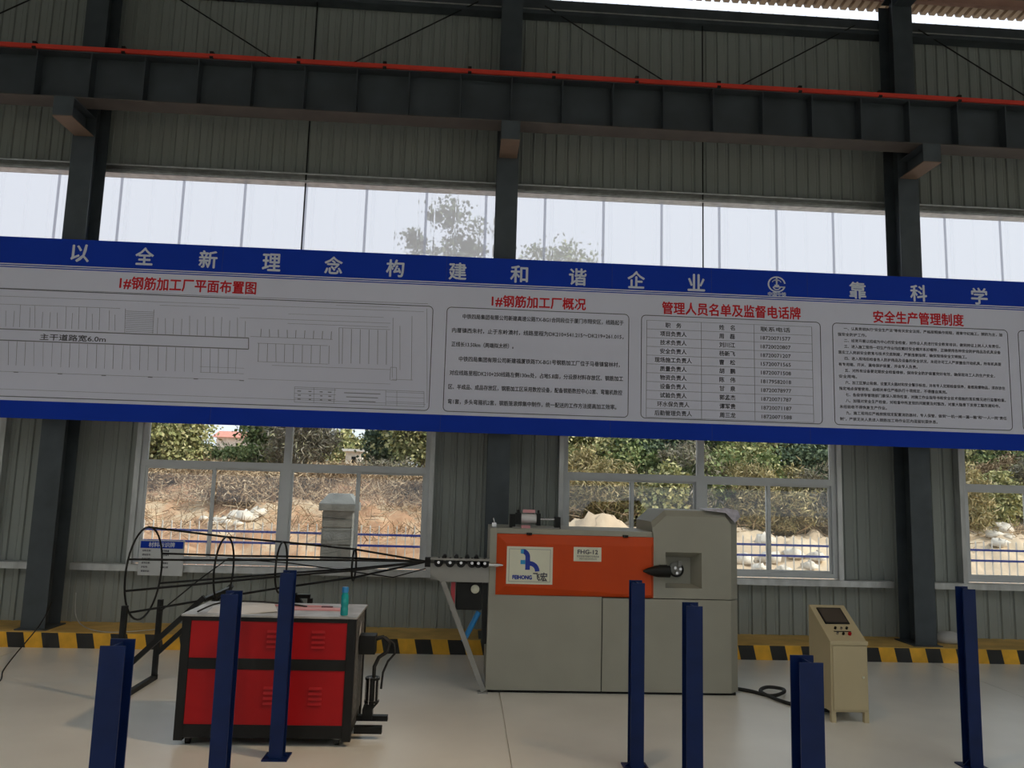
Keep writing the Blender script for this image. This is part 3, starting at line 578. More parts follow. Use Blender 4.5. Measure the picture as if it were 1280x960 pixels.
# straightener arm
ar=part('straightener_arm', MB().prism([(-.80,1.36),(-.155,1.36),(-.155,1.165),(-.68,1.165),(-.80,1.25)],1,-2.05,-2.035), M['mid'], mc)
part('rail_top', MB().box(-.80,-.155,-2.09,-1.98,1.40,1.42), M['mid'], ar)
part('rail_back', MB().box(-.80,-.155,-1.95,-1.935,1.165,1.42), M['mid'], ar)
for k,x in enumerate((-.71,-.585,-.465,-.345,-.275,-.205)):
    ro=part('roller', MB().cyl((x,-2.075,1.372),(x,-1.955,1.372),.05,n=18), M['black'], ar)
    part('roller_bolt', MB().cyl((x,-2.10,1.375),(x,-2.075,1.375),.016,n=8), M['steel'], ro)
for x in (-.65,-.52,-.40,-.30): part('upper_roller', MB().cyl((x,-2.075,1.43),(x,-1.955,1.43),.026,n=12), M['black'], ar)
part('entry_guide', MB().box(-.86,-.80,-2.07,-1.97,1.32,1.42), M['black'], ar)
part('nozzle', MB().lathe([(.022,-.16),(.022,-.07),(.008,-.005)],(0,-2.09,1.36),'X',14), M['steel'], mc)
part('brace_leg', MB().bar((-.655,-2.03,1.17),(-.175,-2.03,.02),.055,.055,(0,1,0)).box(-.24,-.13,-2.08,-1.97,0,.015), M['mid'], mc)
pb=part('pump_box', MB().box(-.51,-.22,-1.99,-1.80,.86,1.16), M['black'], mc, bevel=.01); part('dial', MB().lathe([(.048,0),(.045,-.012),(0.0,-.012)],(-.30,-1.99,1.085),'Y',20), M['plate'], pb)
part('red_strip', MB().box(-.565,-.52,-1.99,-1.97,.92,1.155), mat('dull_red',(.55,.06,.08),.5), mc)
part('dark_plate', MB().box(-.215,-.16,-1.98,-1.90,.50,1.16), M['black'], mc)
part('blue_hose', MB().tube([(-.25,-1.97,.84),(-.30,-1.97,.74),(-.36,-1.97,.62),(-.41,-1.96,.52)],.03,8), M['tube'], mc)
# ================================================================= FEED CAGE of rods and rings
cg=thing('wire_feed_cage','long black rod cage cone leading to the bending machine','cage',(-3.8,-2.1,0))
RG=[(-3.80,-2.18,1.205,.475,.475),(-2.985,-2.15,1.25,.345,.345),(-2.39,-2.13,1.29,.265,.265),(-1.62,-2.11,1.33,.165,.165)]
for (x,y,z,ra,rb) in RG:
    part('ring', MB().tube([(x,y+ra*math.cos(2*math.pi*i/36),z+rb*math.sin(2*math.pi*i/36)) for i in range(36)],.011,6,closed=True), M['black'], cg)
for a in (90,158,196,230,300,340,20):
    c,s_=math.cos(math.radians(a)),math.sin(math.radians(a))
    pts=[(x,y+ra*c*1.0,z+rb*s_) for x,y,z,ra,rb in RG]+[(-.84,-2.03,1.375)]
    part('rod', MB().tube(pts,.011,6), M['black'], cg)
part('guide_wire', MB().tube([(-3.5,-2.5,.85),(-3.2,-2.3,1.15),(-2.95,-2.15,1.37),(-2.3,-2.1,1.33),(-1.2,-2.05,1.2),(-.85,-2.04,1.3)],.007,6), M['black'], cg)
for y,zt in ((-2.62,.93),(-1.68,.86)):
    part('stand_leg', MB().bar((-3.79,y,0),(-3.79,y,zt),.05,.05), M['black'], cg)
    part('stand_strut', MB().bar((-3.78,y,.28),(-3.02,y,1.03),.05,.05), M['black'], cg)
part('stand_foot', MB().bar((-3.79,-2.66,.025),(-3.79,-1.64,.025),.05,.05), M['black'], cg)
part('cross_bar', MB().bar((-3.03,-2.6,1.0),(-3.03,-1.7,1.0),.04,.04), M['black'], cg)
part('rear_bracket', MB().bar((-2.22,-2.2,0),(-2.22,-2.2,1.02),.05,.05).bar((-2.22,-2.2,1.02),(-2.05,-2.2,.80),.05,.05).bar((-2.05,-2.2,0),(-2.05,-2.2,.98),.05,.05).bar((-2.22,-2.2,1.0),(-2.05,-2.2,1.0),.04,.04), M['black'], cg)
# ================================================================= RED CABINET
rc=thing('red_machine_cabinet','red panelled black framed cabinet on castors by the posts','cabinet',(-2.07,-3.5,0))
x0,x1,y0,y1,zt=-2.80,-1.34,-3.87,-3.15,1.05
fr=MB()
for x in (x0,x1-.075):
    for y in (y0,y1-.06): fr.box(x,x+.075,y,y+.06,.045 if True else 0,zt)
for y in (y0,y1-.06): fr.box(x0+.075,x1-.075,y,y+.06,zt-.035,zt).box(x0+.075,x1-.075,y,y+.06,.62,.71).box(x0+.075,x1-.075,y,y+.06,.07,.175)
for x in (x0,x1-.075): fr.box(x,x+.06,y0+.06,y1-.06,zt-.035,zt).box(x,x+.06,y0+.06,y1-.06,.07,.175)
part('frame', fr, M['black'], rc, bevel=.003)
for z0_,z1_ in ((.71,zt-.035),(.175,.62)):
    pn=part('front_panel', MB().box(x0+.075,x1-.075,y0+.008,y0+.02,z0_,z1_), M['red'], rc)
    zc=z0_+(z1_-z0_)*.52
    for xc in (-2.42,-2.03,-1.655):
        for k in range(4):
            z=zc-.06+.042*k; lv=MB().add([(xc-.055,y0+.008,z+.012),(xc+.055,y0+.008,z+.012),(xc+.055,y0-.006,z-.008),(xc-.055,y0-.006,z-.008),(xc-.055,y0+.008,z-.008),(xc+.055,y0+.008,z-.008)],[(0,1,2,3),(3,2,5,4),(0,3,4),(1,5,2)]); part('louvre', lv, M['red'], pn)
part('side_panel', MB().box(x1-.02,x1-.008,y0+.06,y1-.06,.175,zt-.035), mat('perforated_side',(.13,.13,.13),.6,var=.6,scale=25), rc)
part('side_panel', MB().box(x0+.008,x0+.02,y0+.06,y1-.06,.175,zt-.035), M['red'], rc)
part('rear_panel', MB().box(x0+.07,x1-.07,y1-.02,y1-.008,.175,zt-.035), M['red'], rc)
part('top_plate', MB().box(x0-.01,x1+.01,y0-.01,y1+.01,zt,zt+.018), mat('worn_top',(.42,.41,.40),.35,.3,var=.3,scale=7), rc, bevel=.003)
part('side_mark', MB().add([(x1+.0005,-3.62,.86),(x1+.0005,-3.52,.88),(x1+.0005,-3.5,.98),(x1+.0005,-3.6,.92)],[(0,1,2,3)]), M['white'], rc, fix=False)
for x in (x0+.10,x1-.12):
    for y in (y0+.08,y1-.08):
        c=part('castor', MB().box(x-.03,x+.03,y-.035,y+.035,.052,.07), M['mid'], rc)
        part('wheel', MB().cyl((x-.018,y,.035),(x+.018,y,.035),.035,n=18), M['black'], c)
pm=part('hydraulic_pump', MB().cyl((-1.215,-3.5,.29),(-1.215,-3.5,.475),.052,n=20), M['black'], rc)
for z_ in (.275,.47): part('pump_cap', MB().cyl((-1.215,-3.5,z_),(-1.215,-3.5,z_+.02),.066,n=20), M['black'], pm)
for dx,dy in ((-.055,-.02),(.055,-.02),(-.02,-.058),(.03,-.05)): part('tie_bolt', MB().cyl((-1.215+dx,-3.5+dy,.27),(-1.215+dx,-3.5+dy,.50),.006,n=6), M['steel'], pm)
part('pump_neck', MB().prism([(-1.27,.28),(-1.15,.28),(-1.20,.22),(-1.20,.13),(-1.29,.13),(-1.29,.22)],1,-3.54,-3.46), M['black'], rc)
part('fork_bar', MB().box(-1.34,-1.065,-3.53,-3.47,.12,.165), M['black'], rc); part('fork_bar', MB().box(-1.34,-1.10,-3.66,-3.60,.05,.11), M['black'], rc)
part('hose_outlet', MB().box(-1.34,-1.20,-3.58,-3.42,.70,.86), M['black'], rc)
part('hose', MB().tube([(-1.22,-3.5,.82),(-1.14,-3.5,.84),(-1.08,-3.5,.79),(-1.10,-3.5,.71),(-1.17,-3.5,.66),(-1.205,-3.5,.58),(-1.205,-3.5,.48)],.017,8), M['rubber'], rc)
part('hose', MB().tube([(-1.22,-3.46,.80),(-1.12,-3.46,.83),(-1.04,-3.46,.77),(-1.03,-3.46,.69),(-1.09,-3.46,.62),(-1.13,-3.46,.52),(-1.14,-3.46,.38)],.010,8), M['rubber'], rc)
def bez(P,n=8):
    out=[]; P=[Vector(p) for p in P]
    for i in range(len(P)-1):
        a=P[max(i-1,0)];b=P[i];c=P[i+1];d=P[min(i+2,len(P)-1)]
        for k in range(n):
            t=k/n; out.append(.5*((2*b)+(c-a)*t+(2*a-5*b+4*c-d)*t*t+(3*b-a-3*c+d)*t**3))
    out.append(P[-1]); return out
# things lying on the cabinet
tz=zt+.018
bt=thing('water_bottle','teal translucent water bottle standing on the red cabinet','bottle',(-1.46,-3.78,tz))
tealm=mat('teal_plastic',(.01,.33,.36),.15,var=.1); 
part('bottle_body', MB().lathe([(.030,0),(.033,.008),(.033,.06),(.030,.075),(.033,.09),(.033,.165),(.024,.185),(.024,.195)],(-1.46,-3.78,tz),'Z',20), tealm, bt)
part('bottle_cap', MB().lathe([(.028,.195),(.028,.235),(.024,.24)],(-1.46,-3.78,tz),'Z',20), M['tube'], bt)
so_=solo('steel_ruler', MB().box(-2.55,-1.66,-3.36,-3.33,tz,tz+.012), M['pink'], 'long pinkish strip lying along the cabinet top','strip',(-2.1,-3.35,tz))
solo('cutting_blade', MB().box(-1.72,-1.62,-3.42,-3.38,tz,tz+.015), mat('handle_dark_red',(.12,.02,.03),.5), 'small dark red handled tool on cabinet top','tool',(-1.67,-3.4,tz))
solo('white_cloth', MB().add([(-2.62,-3.80,tz+.002),(-2.30,-3.84,tz+.002),(-2.05,-3.70,tz+.012),(-2.15,-3.40,tz+.03),(-2.45,-3.36,tz+.03),(-2.66,-3.5,tz+.012),(-2.35,-3.6,tz+.035)],[(0,1,6),(1,2,6),(2,3,6),(3,4,6),(4,5,6),(5,0,6)]), M['white'], 'crumpled pale sheet lying on the cabinet top left','cloth',(-2.4,-3.6,tz),fix=False).modifiers.new('thick','SOLIDIFY').thickness=.004
solo('pink_tray', MB().box(-2.05,-1.50,-3.56,-3.44,tz,tz+.010), M['pink'], 'flat pink board on the cabinet top beside the bottle','board',(-1.8,-3.5,tz))
solo('power_cord', MB().tube(bez([(-2.70,-3.80,tz+.01),(-2.62,-3.62,tz+.045),(-2.5,-3.46,tz+.05),(-2.25,-3.42,tz+.045),(-2.0,-3.40,tz+.025),(-1.85,-3.41,tz+.01)]),.008,6), M['rubber'], 'thin black cord over the cabinet top','cord',(-2.3,-3.5,tz))
# ================================================================= CONSOLE
cs=thing('control_console','sand coloured slanted top control console on four short legs','control cabinet',(3.43,-2.72,0))
x0,x1,y0,y1=3.243,3.622,-2.97,-2.48
part('body', MB().prism([(y0,.10),(y1,.10),(y1,1.06),(y1-.02,1.065),(y0,.775)],0,x0,x1), M['sand'], cs, bevel=.004)
for x in (x0,x1-.045):
    for y in (y0,y1-.045): part('leg', MB().box(x,x+.045,y,y+.045,0,.10), M['sand'], cs)
dr_=part('door', MB().box(x0+.02,x1-.02,y0-.012,y0-.001,.12,.735), M['sand'], cs, bevel=.003)
part('knob', MB().lathe([(.006,0),(.014,-.012),(.010,-.022)],(x1-.06,y0-.012,.44),'Y',12), M['plate'], dr_)
part('front_lip', MB().box(x0-.004,x1+.004,y0-.014,y0,.745,.785), M['sand'], cs, bevel=.003)
sl_=(1.065-.775)/(y1-.02-y0)
def on(x,t,h): # point on the slanted top: t along slope 0..1, h above
    y=y0+t*(y1-.02-y0); z=.775+t*.29; n=Vector((0,-.29,.47)).normalized(); return (x,y+n.y*h,z+n.z*h)
def slab(xa,xb,ta,tb,h0,h1):
    P=[on(xa,ta,h0),on(xb,ta,h0),on(xb,tb,h0),on(xa,tb,h0),on(xa,ta,h1),on(xb,ta,h1),on(xb,tb,h1),on(xa,tb,h1)]
    return MB().add(P,[(3,2,1,0),(4,5,6,7),(0,1,5,4),(1,2,6,5),(2,3,7,6),(3,0,4,7)])
sc=part('touch_screen', slab(x0+.055,x1-.065,.46,.90,.001,.012), M['black'], cs, bevel=.002); part('screen_glass', slab(x0+.07,x1-.08,.49,.87,.012,.0135), M['screen'], sc)
for i,(dx,t,mm) in enumerate(((.13,.34,'black'),(.19,.33,'steel'),(.25,.34,'black'),(.12,.20,'steel'),(.18,.19,'black'),(.245,.19,'red'))):
    a=on(x0+dx,t,.0); b=on(x0+dx,t,.022); part('button', MB().cyl(a,b,.017 if mm=='red' else .012,n=14), M[mm], cs)
part('label_strip', slab(x0+.10,x0+.28,.255,.275,.001,.003), M['black'], cs)
# ================================================================= POSTS
pst=[(-1.99,-7.10,'tallest looking near blue post at the left'),(-1.97,-5.42,'middle blue post before the red cabinet'),(-1.885,-4.12,'leaning far blue post before the red cabinet with base in view'),
     (1.0,-4.28,'slim blue post before the orange machine panel with base plate'),(1.105,-5.52,'blue post before the lower grey machine panels'),(1.15,-7.20,'near short looking blue post left of the console'),(3.875,-4.19,'lone blue post at the right of the console')]
def post():
    p=thing('steel_post','x','post',(0,0,0),'blue steel posts')
    h=1.46
    part('flange', MB().box(-.055,.055,-.055,-.047,.012,h), M['blue'], p); part('flange', MB().box(-.055,.055,.047,.055,.012,h+.012), M['blue'], p)
    part('web', MB().box(-.004,.004,-.047,.047,.012,h), M['blue'], p)
    part('base_plate', MB().box(-.10,.10,-.10,.10,0,.012), M['blue'], p)
    for s in (-1,1): part('gusset', MB().prism([(s*.004,.012),(s*.09,.012),(s*.004,.09)],1,-.004,.004), M['blue'], p)
    return p
P0=post()
for i,(x,y,l) in enumerate(pst):
    o=P0 if i==0 else copy_tree(P0)
    o.location=(x,y,0); o['label']=l
# base channels the posts of the rack bolt to
# cable on the floor
solo('floor_cable', MB().tube(bez([(2.60,-1.70,.02),(2.82,-1.86,.02),(2.98,-2.06,.02),(3.14,-2.02,.045),(3.20,-1.86,.045),(3.06,-1.78,.045),(2.93,-1.90,.03),(2.97,-2.12,.02),(3.06,-2.35,.02),(3.20,-2.50,.02),(3.40,-2.62,.02),(3.66,-2.55,.02),(3.75,-2.62,.02)]),.020,8), M['rubber'], 'thick black cable looping from the machine to the console','cable',(3.1,-2.1,0))
solo('loose_wire', MB().tube(bez([(-5.79,.005,.55),(-5.73,-.35,.33),(-5.70,-.9,.08),(-5.55,-1.4,.01),(-5.30,-1.95,.01),(-5.3,-2.6,.01),(-5.6,-3.4,.01),(-6.2,-3.8,.01)]),.007,6), M['rubber'], 'thin dark wire trailing from left column over the floor','wire',(-5.6,-1.5,0))
solo('hanging_wire', MB().tube(bez([(-5.67,.38,.62),(-5.56,.2,.36),(-5.35,.0,.25),(-5.05,-.1,.205),(-4.7,-.06,.21),(-4.4,.1,.22)]),.006,6), M['galv'], 'pale thin wire lying over striped kerb behind near left post','wire',(-5.2,0,.2))
# notice board
nb_=thing('notice_board','small white material notice board with blue header under the left window','sign',(-4.60,.44,.86))
part('board', MB().box(-4.905,-4.30,.435,.45,.865,1.345), M['frame'], nb_, bevel=.004)
part('header', MB().box(-4.89,-4.315,.431,.435,1.235,1.33), M['bblue'], nb_)
part('hook', MB().box(-4.90,-4.88,.45,.47,.99,1.35).box(-4.33,-4.31,.45,.47,.99,1.35), M['galv'], nb_)
glyphs([('材料标识牌',-4.78,-4.43,1.283,.065,.002)],'header_lettering',M['inkwhite'],nb_,.4305)
glyphs([(t,a,a+wd_,z,.026,.001) for t,a,wd_,z in (('材料名称：',-4.86,.12,1.20),('规格型号：',-4.86,.12,1.145),('生产厂家：',-4.86,.12,1.09),('进场日期：',-4.86,.12,1.035),('炉批号：',-4.86,.09,.98),('检验状态：',-4.86,.12,.925),('进场数量',-4.60,.10,1.20),('报告编号',-4.60,.10,1.145),('使用部位',-4.60,.10,1.035),('检验日期',-4.60,.10,.98))],'board_lettering',M['ink'],nb_,.434)
# sack on kerb
def blob(cx,cy,cz,sx,sy,sz,n=14,m=10,amp=.12,seed=1,flat_=True):
    rr=random.Random(seed); ph=[rr.uniform(0,6.28) for _ in range(6)]; vs=[];fs=[]
    for i in range(m+1):
        th=math.pi*i/m
        for j in range(n):
            p=2*math.pi*j/n; k=1+amp*(math.sin(3*p+ph[0])*math.sin(2*th+ph[1])+.6*math.sin(5*p+ph[2]+2*th)+.5*math.cos(4*th+ph[3]+p))
            z=math.cos(th)*sz*k
            if flat_: z=max(z,-sz*.55)
            vs.append((cx+sx*math.sin(th)*math.cos(p)*k,cy+sy*math.sin(th)*math.sin(p)*k,cz+z+(sz*.55 if flat_ else 0)))
    for i in range(m):
        for j in range(n): fs.append((i*n+j,(i+1)*n+j,(i+1)*n+(j+1)%n,i*n+(j+1)%n))
    return MB().add(vs,fs,True)
M['sackm']=mat('sack_grey',(.5,.49,.47),.8)
solo('cement_sack', blob(6.50,.28,.196,.20,.14,.10,amp=.06,seed=4), M['sackm'], 'pale sack lying on the kerb right of the right column','sack',(6.5,.28,.196))
# ================================================================= OUTSIDE
def sm(a,b,t): t=np.clip((t-a)/(b-a),0,1); return t*t*(3-2*t)
def hgt(x,y):
    x=np.asarray(x,float); y=np.asarray(y,float)
    s=sm(-.5,2.2,x)
    left=.62*sm(11.5,15,y)+.7*sm(15,18.2,y)+.9*sm(18,22.5,y)+.25*sm(23,30,y)+.9*sm(34,60,y)
    right=1.0*sm(11,14.6,y)+2.2*sm(15,21,y)+1.2*sm(22,50,y)
    h=left*(1-s)+right*s
    n=.11*np.sin(1.3*x+.7*y)+.10*np.sin(2.9*x-1.7*y+1)+.08*np.sin(4.1*y+2.3*x)+.07*np.sin(6.3*x+3.1*y+2)+.05*np.sin(9.1*x-7.3*y)+.05*np.sin(13*x+5*y)*np.sin(3*x-11*y)
    h=h+n*sm(10,14,y)*(.7+.5*sm(14,30,y))
    h=h+(.50+.05*np.sin(5*x+2*y)+.05*np.sin(11*x-4*y))*np.exp(-((x-3.9)/2.0)**2-((y-13.3)/1.0)**2)+.30*np.exp(-((x-9.2)/1.9)**2-((y-12.6)/.8)**2)
    h=h-.5*np.exp(-((x+2.5)/1.0)**2-((y-16)/1.6)**2)+.35*np.exp(-((x+6.3)/1.2)**2-((y-17.5)/1.2)**2)
    return h-.02
xs=np.concatenate([np.arange(-60,-16,1.5),np.arange(-16,24,.2),np.arange(24,60,1.5)]); ys=np.concatenate([np.arange(.8,9,.8),np.arange(9,36,.22),np.arange(36,90,2.)])
XX,YY=np.meshgrid(xs,ys); ZZ=hgt(XX,YY); nx,ny=len(xs),len(ys)
ZZ+= rng.normal(0,.05,ZZ.shape)*(sm(10,13,YY))
def gridmesh(name,V,nx,ny,m):
    me=bpy.data.meshes.new(name); me.vertices.add(len(V)); me.vertices.foreach_set('co',V.astype(np.float32).ravel())
    i,j=np.meshgrid(np.arange(nx-1),np.arange(ny-1)); a=(j*nx+i).ravel(); q=np.stack([a,a+1,a+nx+1,a+nx],1)
    me.loops.add(q.size); me.loops.foreach_set('vertex_index',q.ravel().astype(np.int32)); me.polygons.add(len(q))
    me.polygons.foreach_set('loop_start',np.arange(0,q.size,4,dtype=np.int32)); me.polygons.foreach_set('use_smooth',np.ones(len(q),bool)); me.materials.append(m); me.update(calc_edges=True); me.validate(); return me
def soilmat():
    m=mat('red_soil',(.5,.3,.17),.95,var=.1,scale=.4,bump=.6,bscale=3,spec=.1); nt=m.node_tree; N=nt.nodes; L=nt.links; p=N['Principled BSDF']
    cr=N.new('ShaderNodeValToRGB'); nz=N.new('ShaderNodeTexNoise'); nz.inputs['Scale'].default_value=.55; nz.inputs['Detail'].default_value=9; nz.inputs['Roughness'].default_value=.65
    tc=N.new('ShaderNodeTexCoord'); L.new(tc.outputs['Object'],nz.inputs['Vector']); L.new(nz.outputs['Fac'],cr.inputs[0]); e=cr.color_ramp.elements
    e[0].position=.30; e[0].color=(.20,.125,.085,1); e[1].position=.72; e[1].color=(.62,.50,.36,1)
    for pos,c in ((.42,(.36,.21,.13,1)),(.52,(.48,.31,.20,1)),(.60,(.50,.40,.29,1))): q=e.new(pos); q.color=c
    # a paler sandy ground lies to the right
    sp=N.new('ShaderNodeSeparateXYZ'); L.new(tc.outputs['Object'],sp.inputs[0]); mr=N.new('ShaderNodeMapRange'); mr.inputs[1].default_value=-.5; mr.inputs[2].default_value=2; L.new(sp.outputs[0],mr.inputs[0])
    mx=N.new('ShaderNodeMixRGB'); L.new(mr.outputs[0],mx.inputs[0]); L.new(cr.outputs[0],mx.inputs[1])
    m2=N.new('ShaderNodeMixRGB'); m2.inputs[0].default_value=.65; L.new(cr.outputs[0],m2.inputs[1]); m2.inputs[2].default_value=(.72,.62,.48,1); L.new(m2.outputs[0],mx.inputs[2])
    L.new(mx.outputs[0],p.inputs['Base Color']); return m
M['soil']=soilmat()
g=bpy.data.objects.new('ground',gridmesh('ground',np.stack([XX,YY,ZZ],-1).reshape(-1,3),nx,ny,M['soil'])); link(g); g['kind']='structure'; g['label']='red and sandy bare soil bank rising behind the fence'; g['category']='ground'
yard=struct('yard', MB().box(-60,60,-70,SHY0-.01,-.3,-.03).box(-60,SHX0-.06,SHY0,.8,-.3,-.03).box(SHX1+.06,60,SHY0,.8,-.3,-.03), mat('yard_soil',(.42,.36,.28),.9,var=.15,scale=.5), 'bare earth yard around the workshop','ground')

def cards(pos, nrm_jit, size, aspect=1.6, droop=0, dirs=None):
    n=len(pos); d=rng.normal(size=(n,3)) if dirs is None else dirs+rng.normal(0,nrm_jit,size=(n,3)); d/=np.linalg.norm(d,axis=1)[:,None]
    e=rng.normal(size=(n,3)); e-= (e*d).sum(1)[:,None]*d; e/=np.linalg.norm(e,axis=1)[:,None]
    s=size*rng.uniform(.6,1.3,size=(n,1)); a=d*s*aspect/2; b=e*s/2
    return np.stack([pos-a,pos+b,pos+a,pos-b],1).reshape(-1,3)
def quadmesh(name,V,m):
    n=len(V)//4; me=bpy.data.meshes.new(name); me.vertices.add(len(V)); me.vertices.foreach_set('co',V.astype(np.float32).ravel())
    me.loops.add(4*n); me.loops.foreach_set('vertex_index',np.arange(4*n,dtype=np.int32)); me.polygons.add(n); me.polygons.foreach_set('loop_start',np.arange(0,4*n,4,dtype=np.int32))
    me.materials.append(m); me.update(calc_edges=True); return me
def cloud(c, rad, n, clumps, csz, size, low=-.6, asp=1.6):
    d=rng.normal(size=(clumps,3)); d/=np.linalg.norm(d,axis=1)[:,None]; d[:,2]=np.maximum(d[:,2],low)
    cc=np.array(c)+d*np.array(rad)*rng.uniform(.45,1.0,size=(clumps,1))
    k=rng.integers(0,clumps,n); q=rng.normal(size=(n,3))*np.array([csz,csz,csz*.7])*rng.uniform(.5,1.2,(clumps,1))[k]
    return cards(cc[k]+q,0,size,asp)
def tree(name,label,cat,x,y,h,rx,rz_,m,n,size,group,trunk=True,clumps=60,csz=.38,base=None,bare=False):
    z0=float(hgt(x,y)) if base is None else base
    t=thing(name,label,cat,(x,y,z0),group)
    lo=z0+h-rz_
    thin=m.name in ('dry_brush','leaves_grey','leaves_reed')
    if thin: n=int(n*1.7); size=size*.40
    V=cloud((x,y,lo if trunk else z0+h*.45),(rx,rx*.8,rz_ if trunk else h*.55),n,clumps,csz,size,asp=6 if thin else 1.6)
    V[:,2]=np.maximum(V[:,2],z0+.02)
    me=quadmesh('foliage',V-np.array([x,y,z0]),m); o=bpy.data.objects.new('foliage',me); link(o,t); o['kind']='stuff'; ORG[o.name]=(x,y,z0)
    mb=MB(); top=z0+h*(.85 if trunk else .6); tr=.035*h**.8 if trunk else .03
    mb.tube([(x,y,z0-.1),(x+.1,y,z0+h*.3),(x-.05,y+.1,z0+h*.6),(x,y,top)],[tr,tr*.8,tr*.5,tr*.15],7)
    rr=random.Random(int(x*31+y*7))
    for k in range(7 if trunk else 4):
        a=rr.uniform(0,6.28); q=z0+h*rr.uniform(.25,.65); L_=rx*rr.uniform(.5,.95)
        mb.tube([(x,y,q),(x+L_*.5*math.cos(a),y+L_*.5*math.sin(a),q+L_*.45),(x+L_*math.cos(a),y+L_*math.sin(a),q+L_*.8)],[tr*.4,tr*.25,tr*.08],5)
    part('trunk' if trunk else 'stem',mb,M['bark'],t); return t
GT='trees on the bank outside'
TR=[('yellowish tree filling the top left pane of the left window',-13.2,23,5.8,1.6,2.4,'leafY'),
('low hazy tree under the sky gap in the left window',-15.9,38,4.0,2.4,1.6,'leafGrey'),
('low pale green tree just right of the sky gap',-14.9,42,4.0,2.4,1.6,'leafG'),
('grey green tree left of the left window mullion',-9.9,28,6.5,1.3,2.8,'leafG'),
('dusty brown grey tree right of the left window mullion',-7.9,25,6.4,1.35,2.8,'leafGrey'),
('pale green tree behind the hut',-8.7,48,5.9,2.4,2.0,'leafY'),
('blue green dense tree right of the far hut',-4.2,29,6.4,1.3,2.8,'leafD'),
('light green tree at the right edge of the left window',-2.6,25,6.8,1.3,2.8,'leafY'),
('very tall thin tree seen faintly through the translucent strip left of middle column',-1.6,24,14.8,2.4,4.0,'leafD'),
('tall tree seen faintly through the translucent strip right of middle column',3.5,25,14.4,2.3,4.5,'leafG'),
('yellow green tree at the left end of the middle window',3.7,18,6.1,1.5,2.4,'leafY'),
('olive tree above the sandy mound',5.6,20,6.8,1.7,2.8,'leafY'),
('dark green tree left of the middle window mullion',7.3,19,6.4,1.5,2.6,'leafD'),
('bright green tree right of the middle window mullion',9.2,19,6.8,1.6,2.8,'leafG'),
('mixed green tree over the tower right shoulder',11.6,21,7.3,1.8,2.9,'leafY'),
('dark tree at right end of the middle window',13.6,20,7.1,1.7,2.9,'leafD'),
('yellow leaved tree at left of the right window',20.0,20,6.3,1.2,2.6,'leafY'),
('dark tree mass in the right window top pane',25.4,25,7.8,2.2,3.2,'leafD'),
('green tree cut by the right picture edge',25.1,22,7.8,2.0,3.0,'leafG'),
('tree behind the middle column and cladding',1.8,27,6.4,2.0,2.6,'leafG'),
('tree hidden behind the right column',19.1,24,6.7,2.4,2.8,'leafG'),
('tree behind left column seen from the side only',-17.9,27,5.0,2.2,2.4,'leafG'),
('tree at the far left picture edge',-21.1,25,5.0,2.2,2.6,'leafY')]
BU=[('low olive bush in front of the grey twiggy bush',5.9,14.3,1.5,.8,'leafY'),('leafy green bush above the tower left shoulder',7.3,14.9,1.9,.9,'leafG'),('bushy green shrub between the two yellow reed bushes',9.7,15.5,2.2,.9,'leafG'),
('dark green shrub at far right of middle window',11.6,15.6,2.2,.9,'leafD'),('olive green shrub over the dry reeds',5.0,16.2,2.4,1.0,'leafG'),('yellow green bush below dark trees of the right window',18.4,16.4,1.5,.9,'leafY'),('brown bush at the left end of the sandy mound',3.4,15.5,1.9,1.1,'reed'),
('dry reeds behind the sandy mound',4.4,15.2,1.8,1.0,'reed'),
('pale grey twiggy bush left of middle mullion',6.7,15,2.3,1.2,'leafGrey'),
('green bush beside the thin stile of the middle window',5.7,16,2.2,1.1,'leafG'),
('olive shrub high on the left in middle window',4.2,17,2.7,1.2,'leafY'),
('dark shrub above the air cylinder',5.5,17.2,2.5,1.1,'leafD'),
('green bush just right of the middle mullion',8.0,15.6,2.3,1.1,'leafG'),
('yellow reed bush right of the tower',8.9,14.8,2.0,0.9,'reed'),
('olive bush between tower and right stile',9.8,15.4,2.0,1.0,'leafY'),
('dry brown reed bush near right stile',10.3,14.9,1.9,0.9,'reed'),
('dark round bush at the right end of middle window',11.5,16,2.6,1.1,'leafD'),
('grey brown bush at the foot of the right end of middle window',11.5,14.9,1.7,1.1,'leafGrey'),
('olive shrub behind the tower',9.2,17,2.8,1.2,'leafY'),
('tall dry reeds at the left of the right window',16.4,15,2.3,0.7,'reed'),
('brown bush on the slope of the right window',20.0,17.5,1.6,1.4,'dry'),
('green shrub above the slope of the right window',20.7,19.5,1.8,1.4,'leafG'),
('grey shrub at the right picture edge',20.6,17,1.8,1.3,'leafGrey'),
('dry bush behind the white rubble',-8.3,18,0.9,1.2,'dry'),
('dry thicket at top left of the left window soil',-12.4,21.5,.5,1.4,'dry'),
('dry thicket below the sky gap',-11.2,22.5,.5,1.6,'dry'),
('dry thicket left of left mullion',-8.3,20.5,.7,1.0,'dry'),
('brown bush right of left mullion',-6.5,18.5,1.0,0.7,'dry'),
('dry thicket behind the stone pillar',-5.6,22,.5,1.4,'dry'),
('olive brush right of the stone pillar',-4.0,24,1.0,1.5,'leafGrey'),
('dry thicket at right end of left window',-2.5,20,.8,0.9,'dry'),
('green shrub low in the top left pane',-13.2,26,1.5,1.4,'leafG'),
('green shrub under the sky gap right side',-11.4,27,1.6,1.6,'leafG'),
('olive shrub left of the hut',-8.1,32,1.3,.9,'leafY')]
for l,x,y,top,rx,rz_,m in TR:
    zb=float(hgt(x,y)); tree('tree',l,'tree',x,y,top-zb,rx,min(rz_,(top-zb)*.52),M[m],9000,.13 if y<30 else .2,GT,clumps=75,csz=.34)
GB='bushes at the foot of the trees'
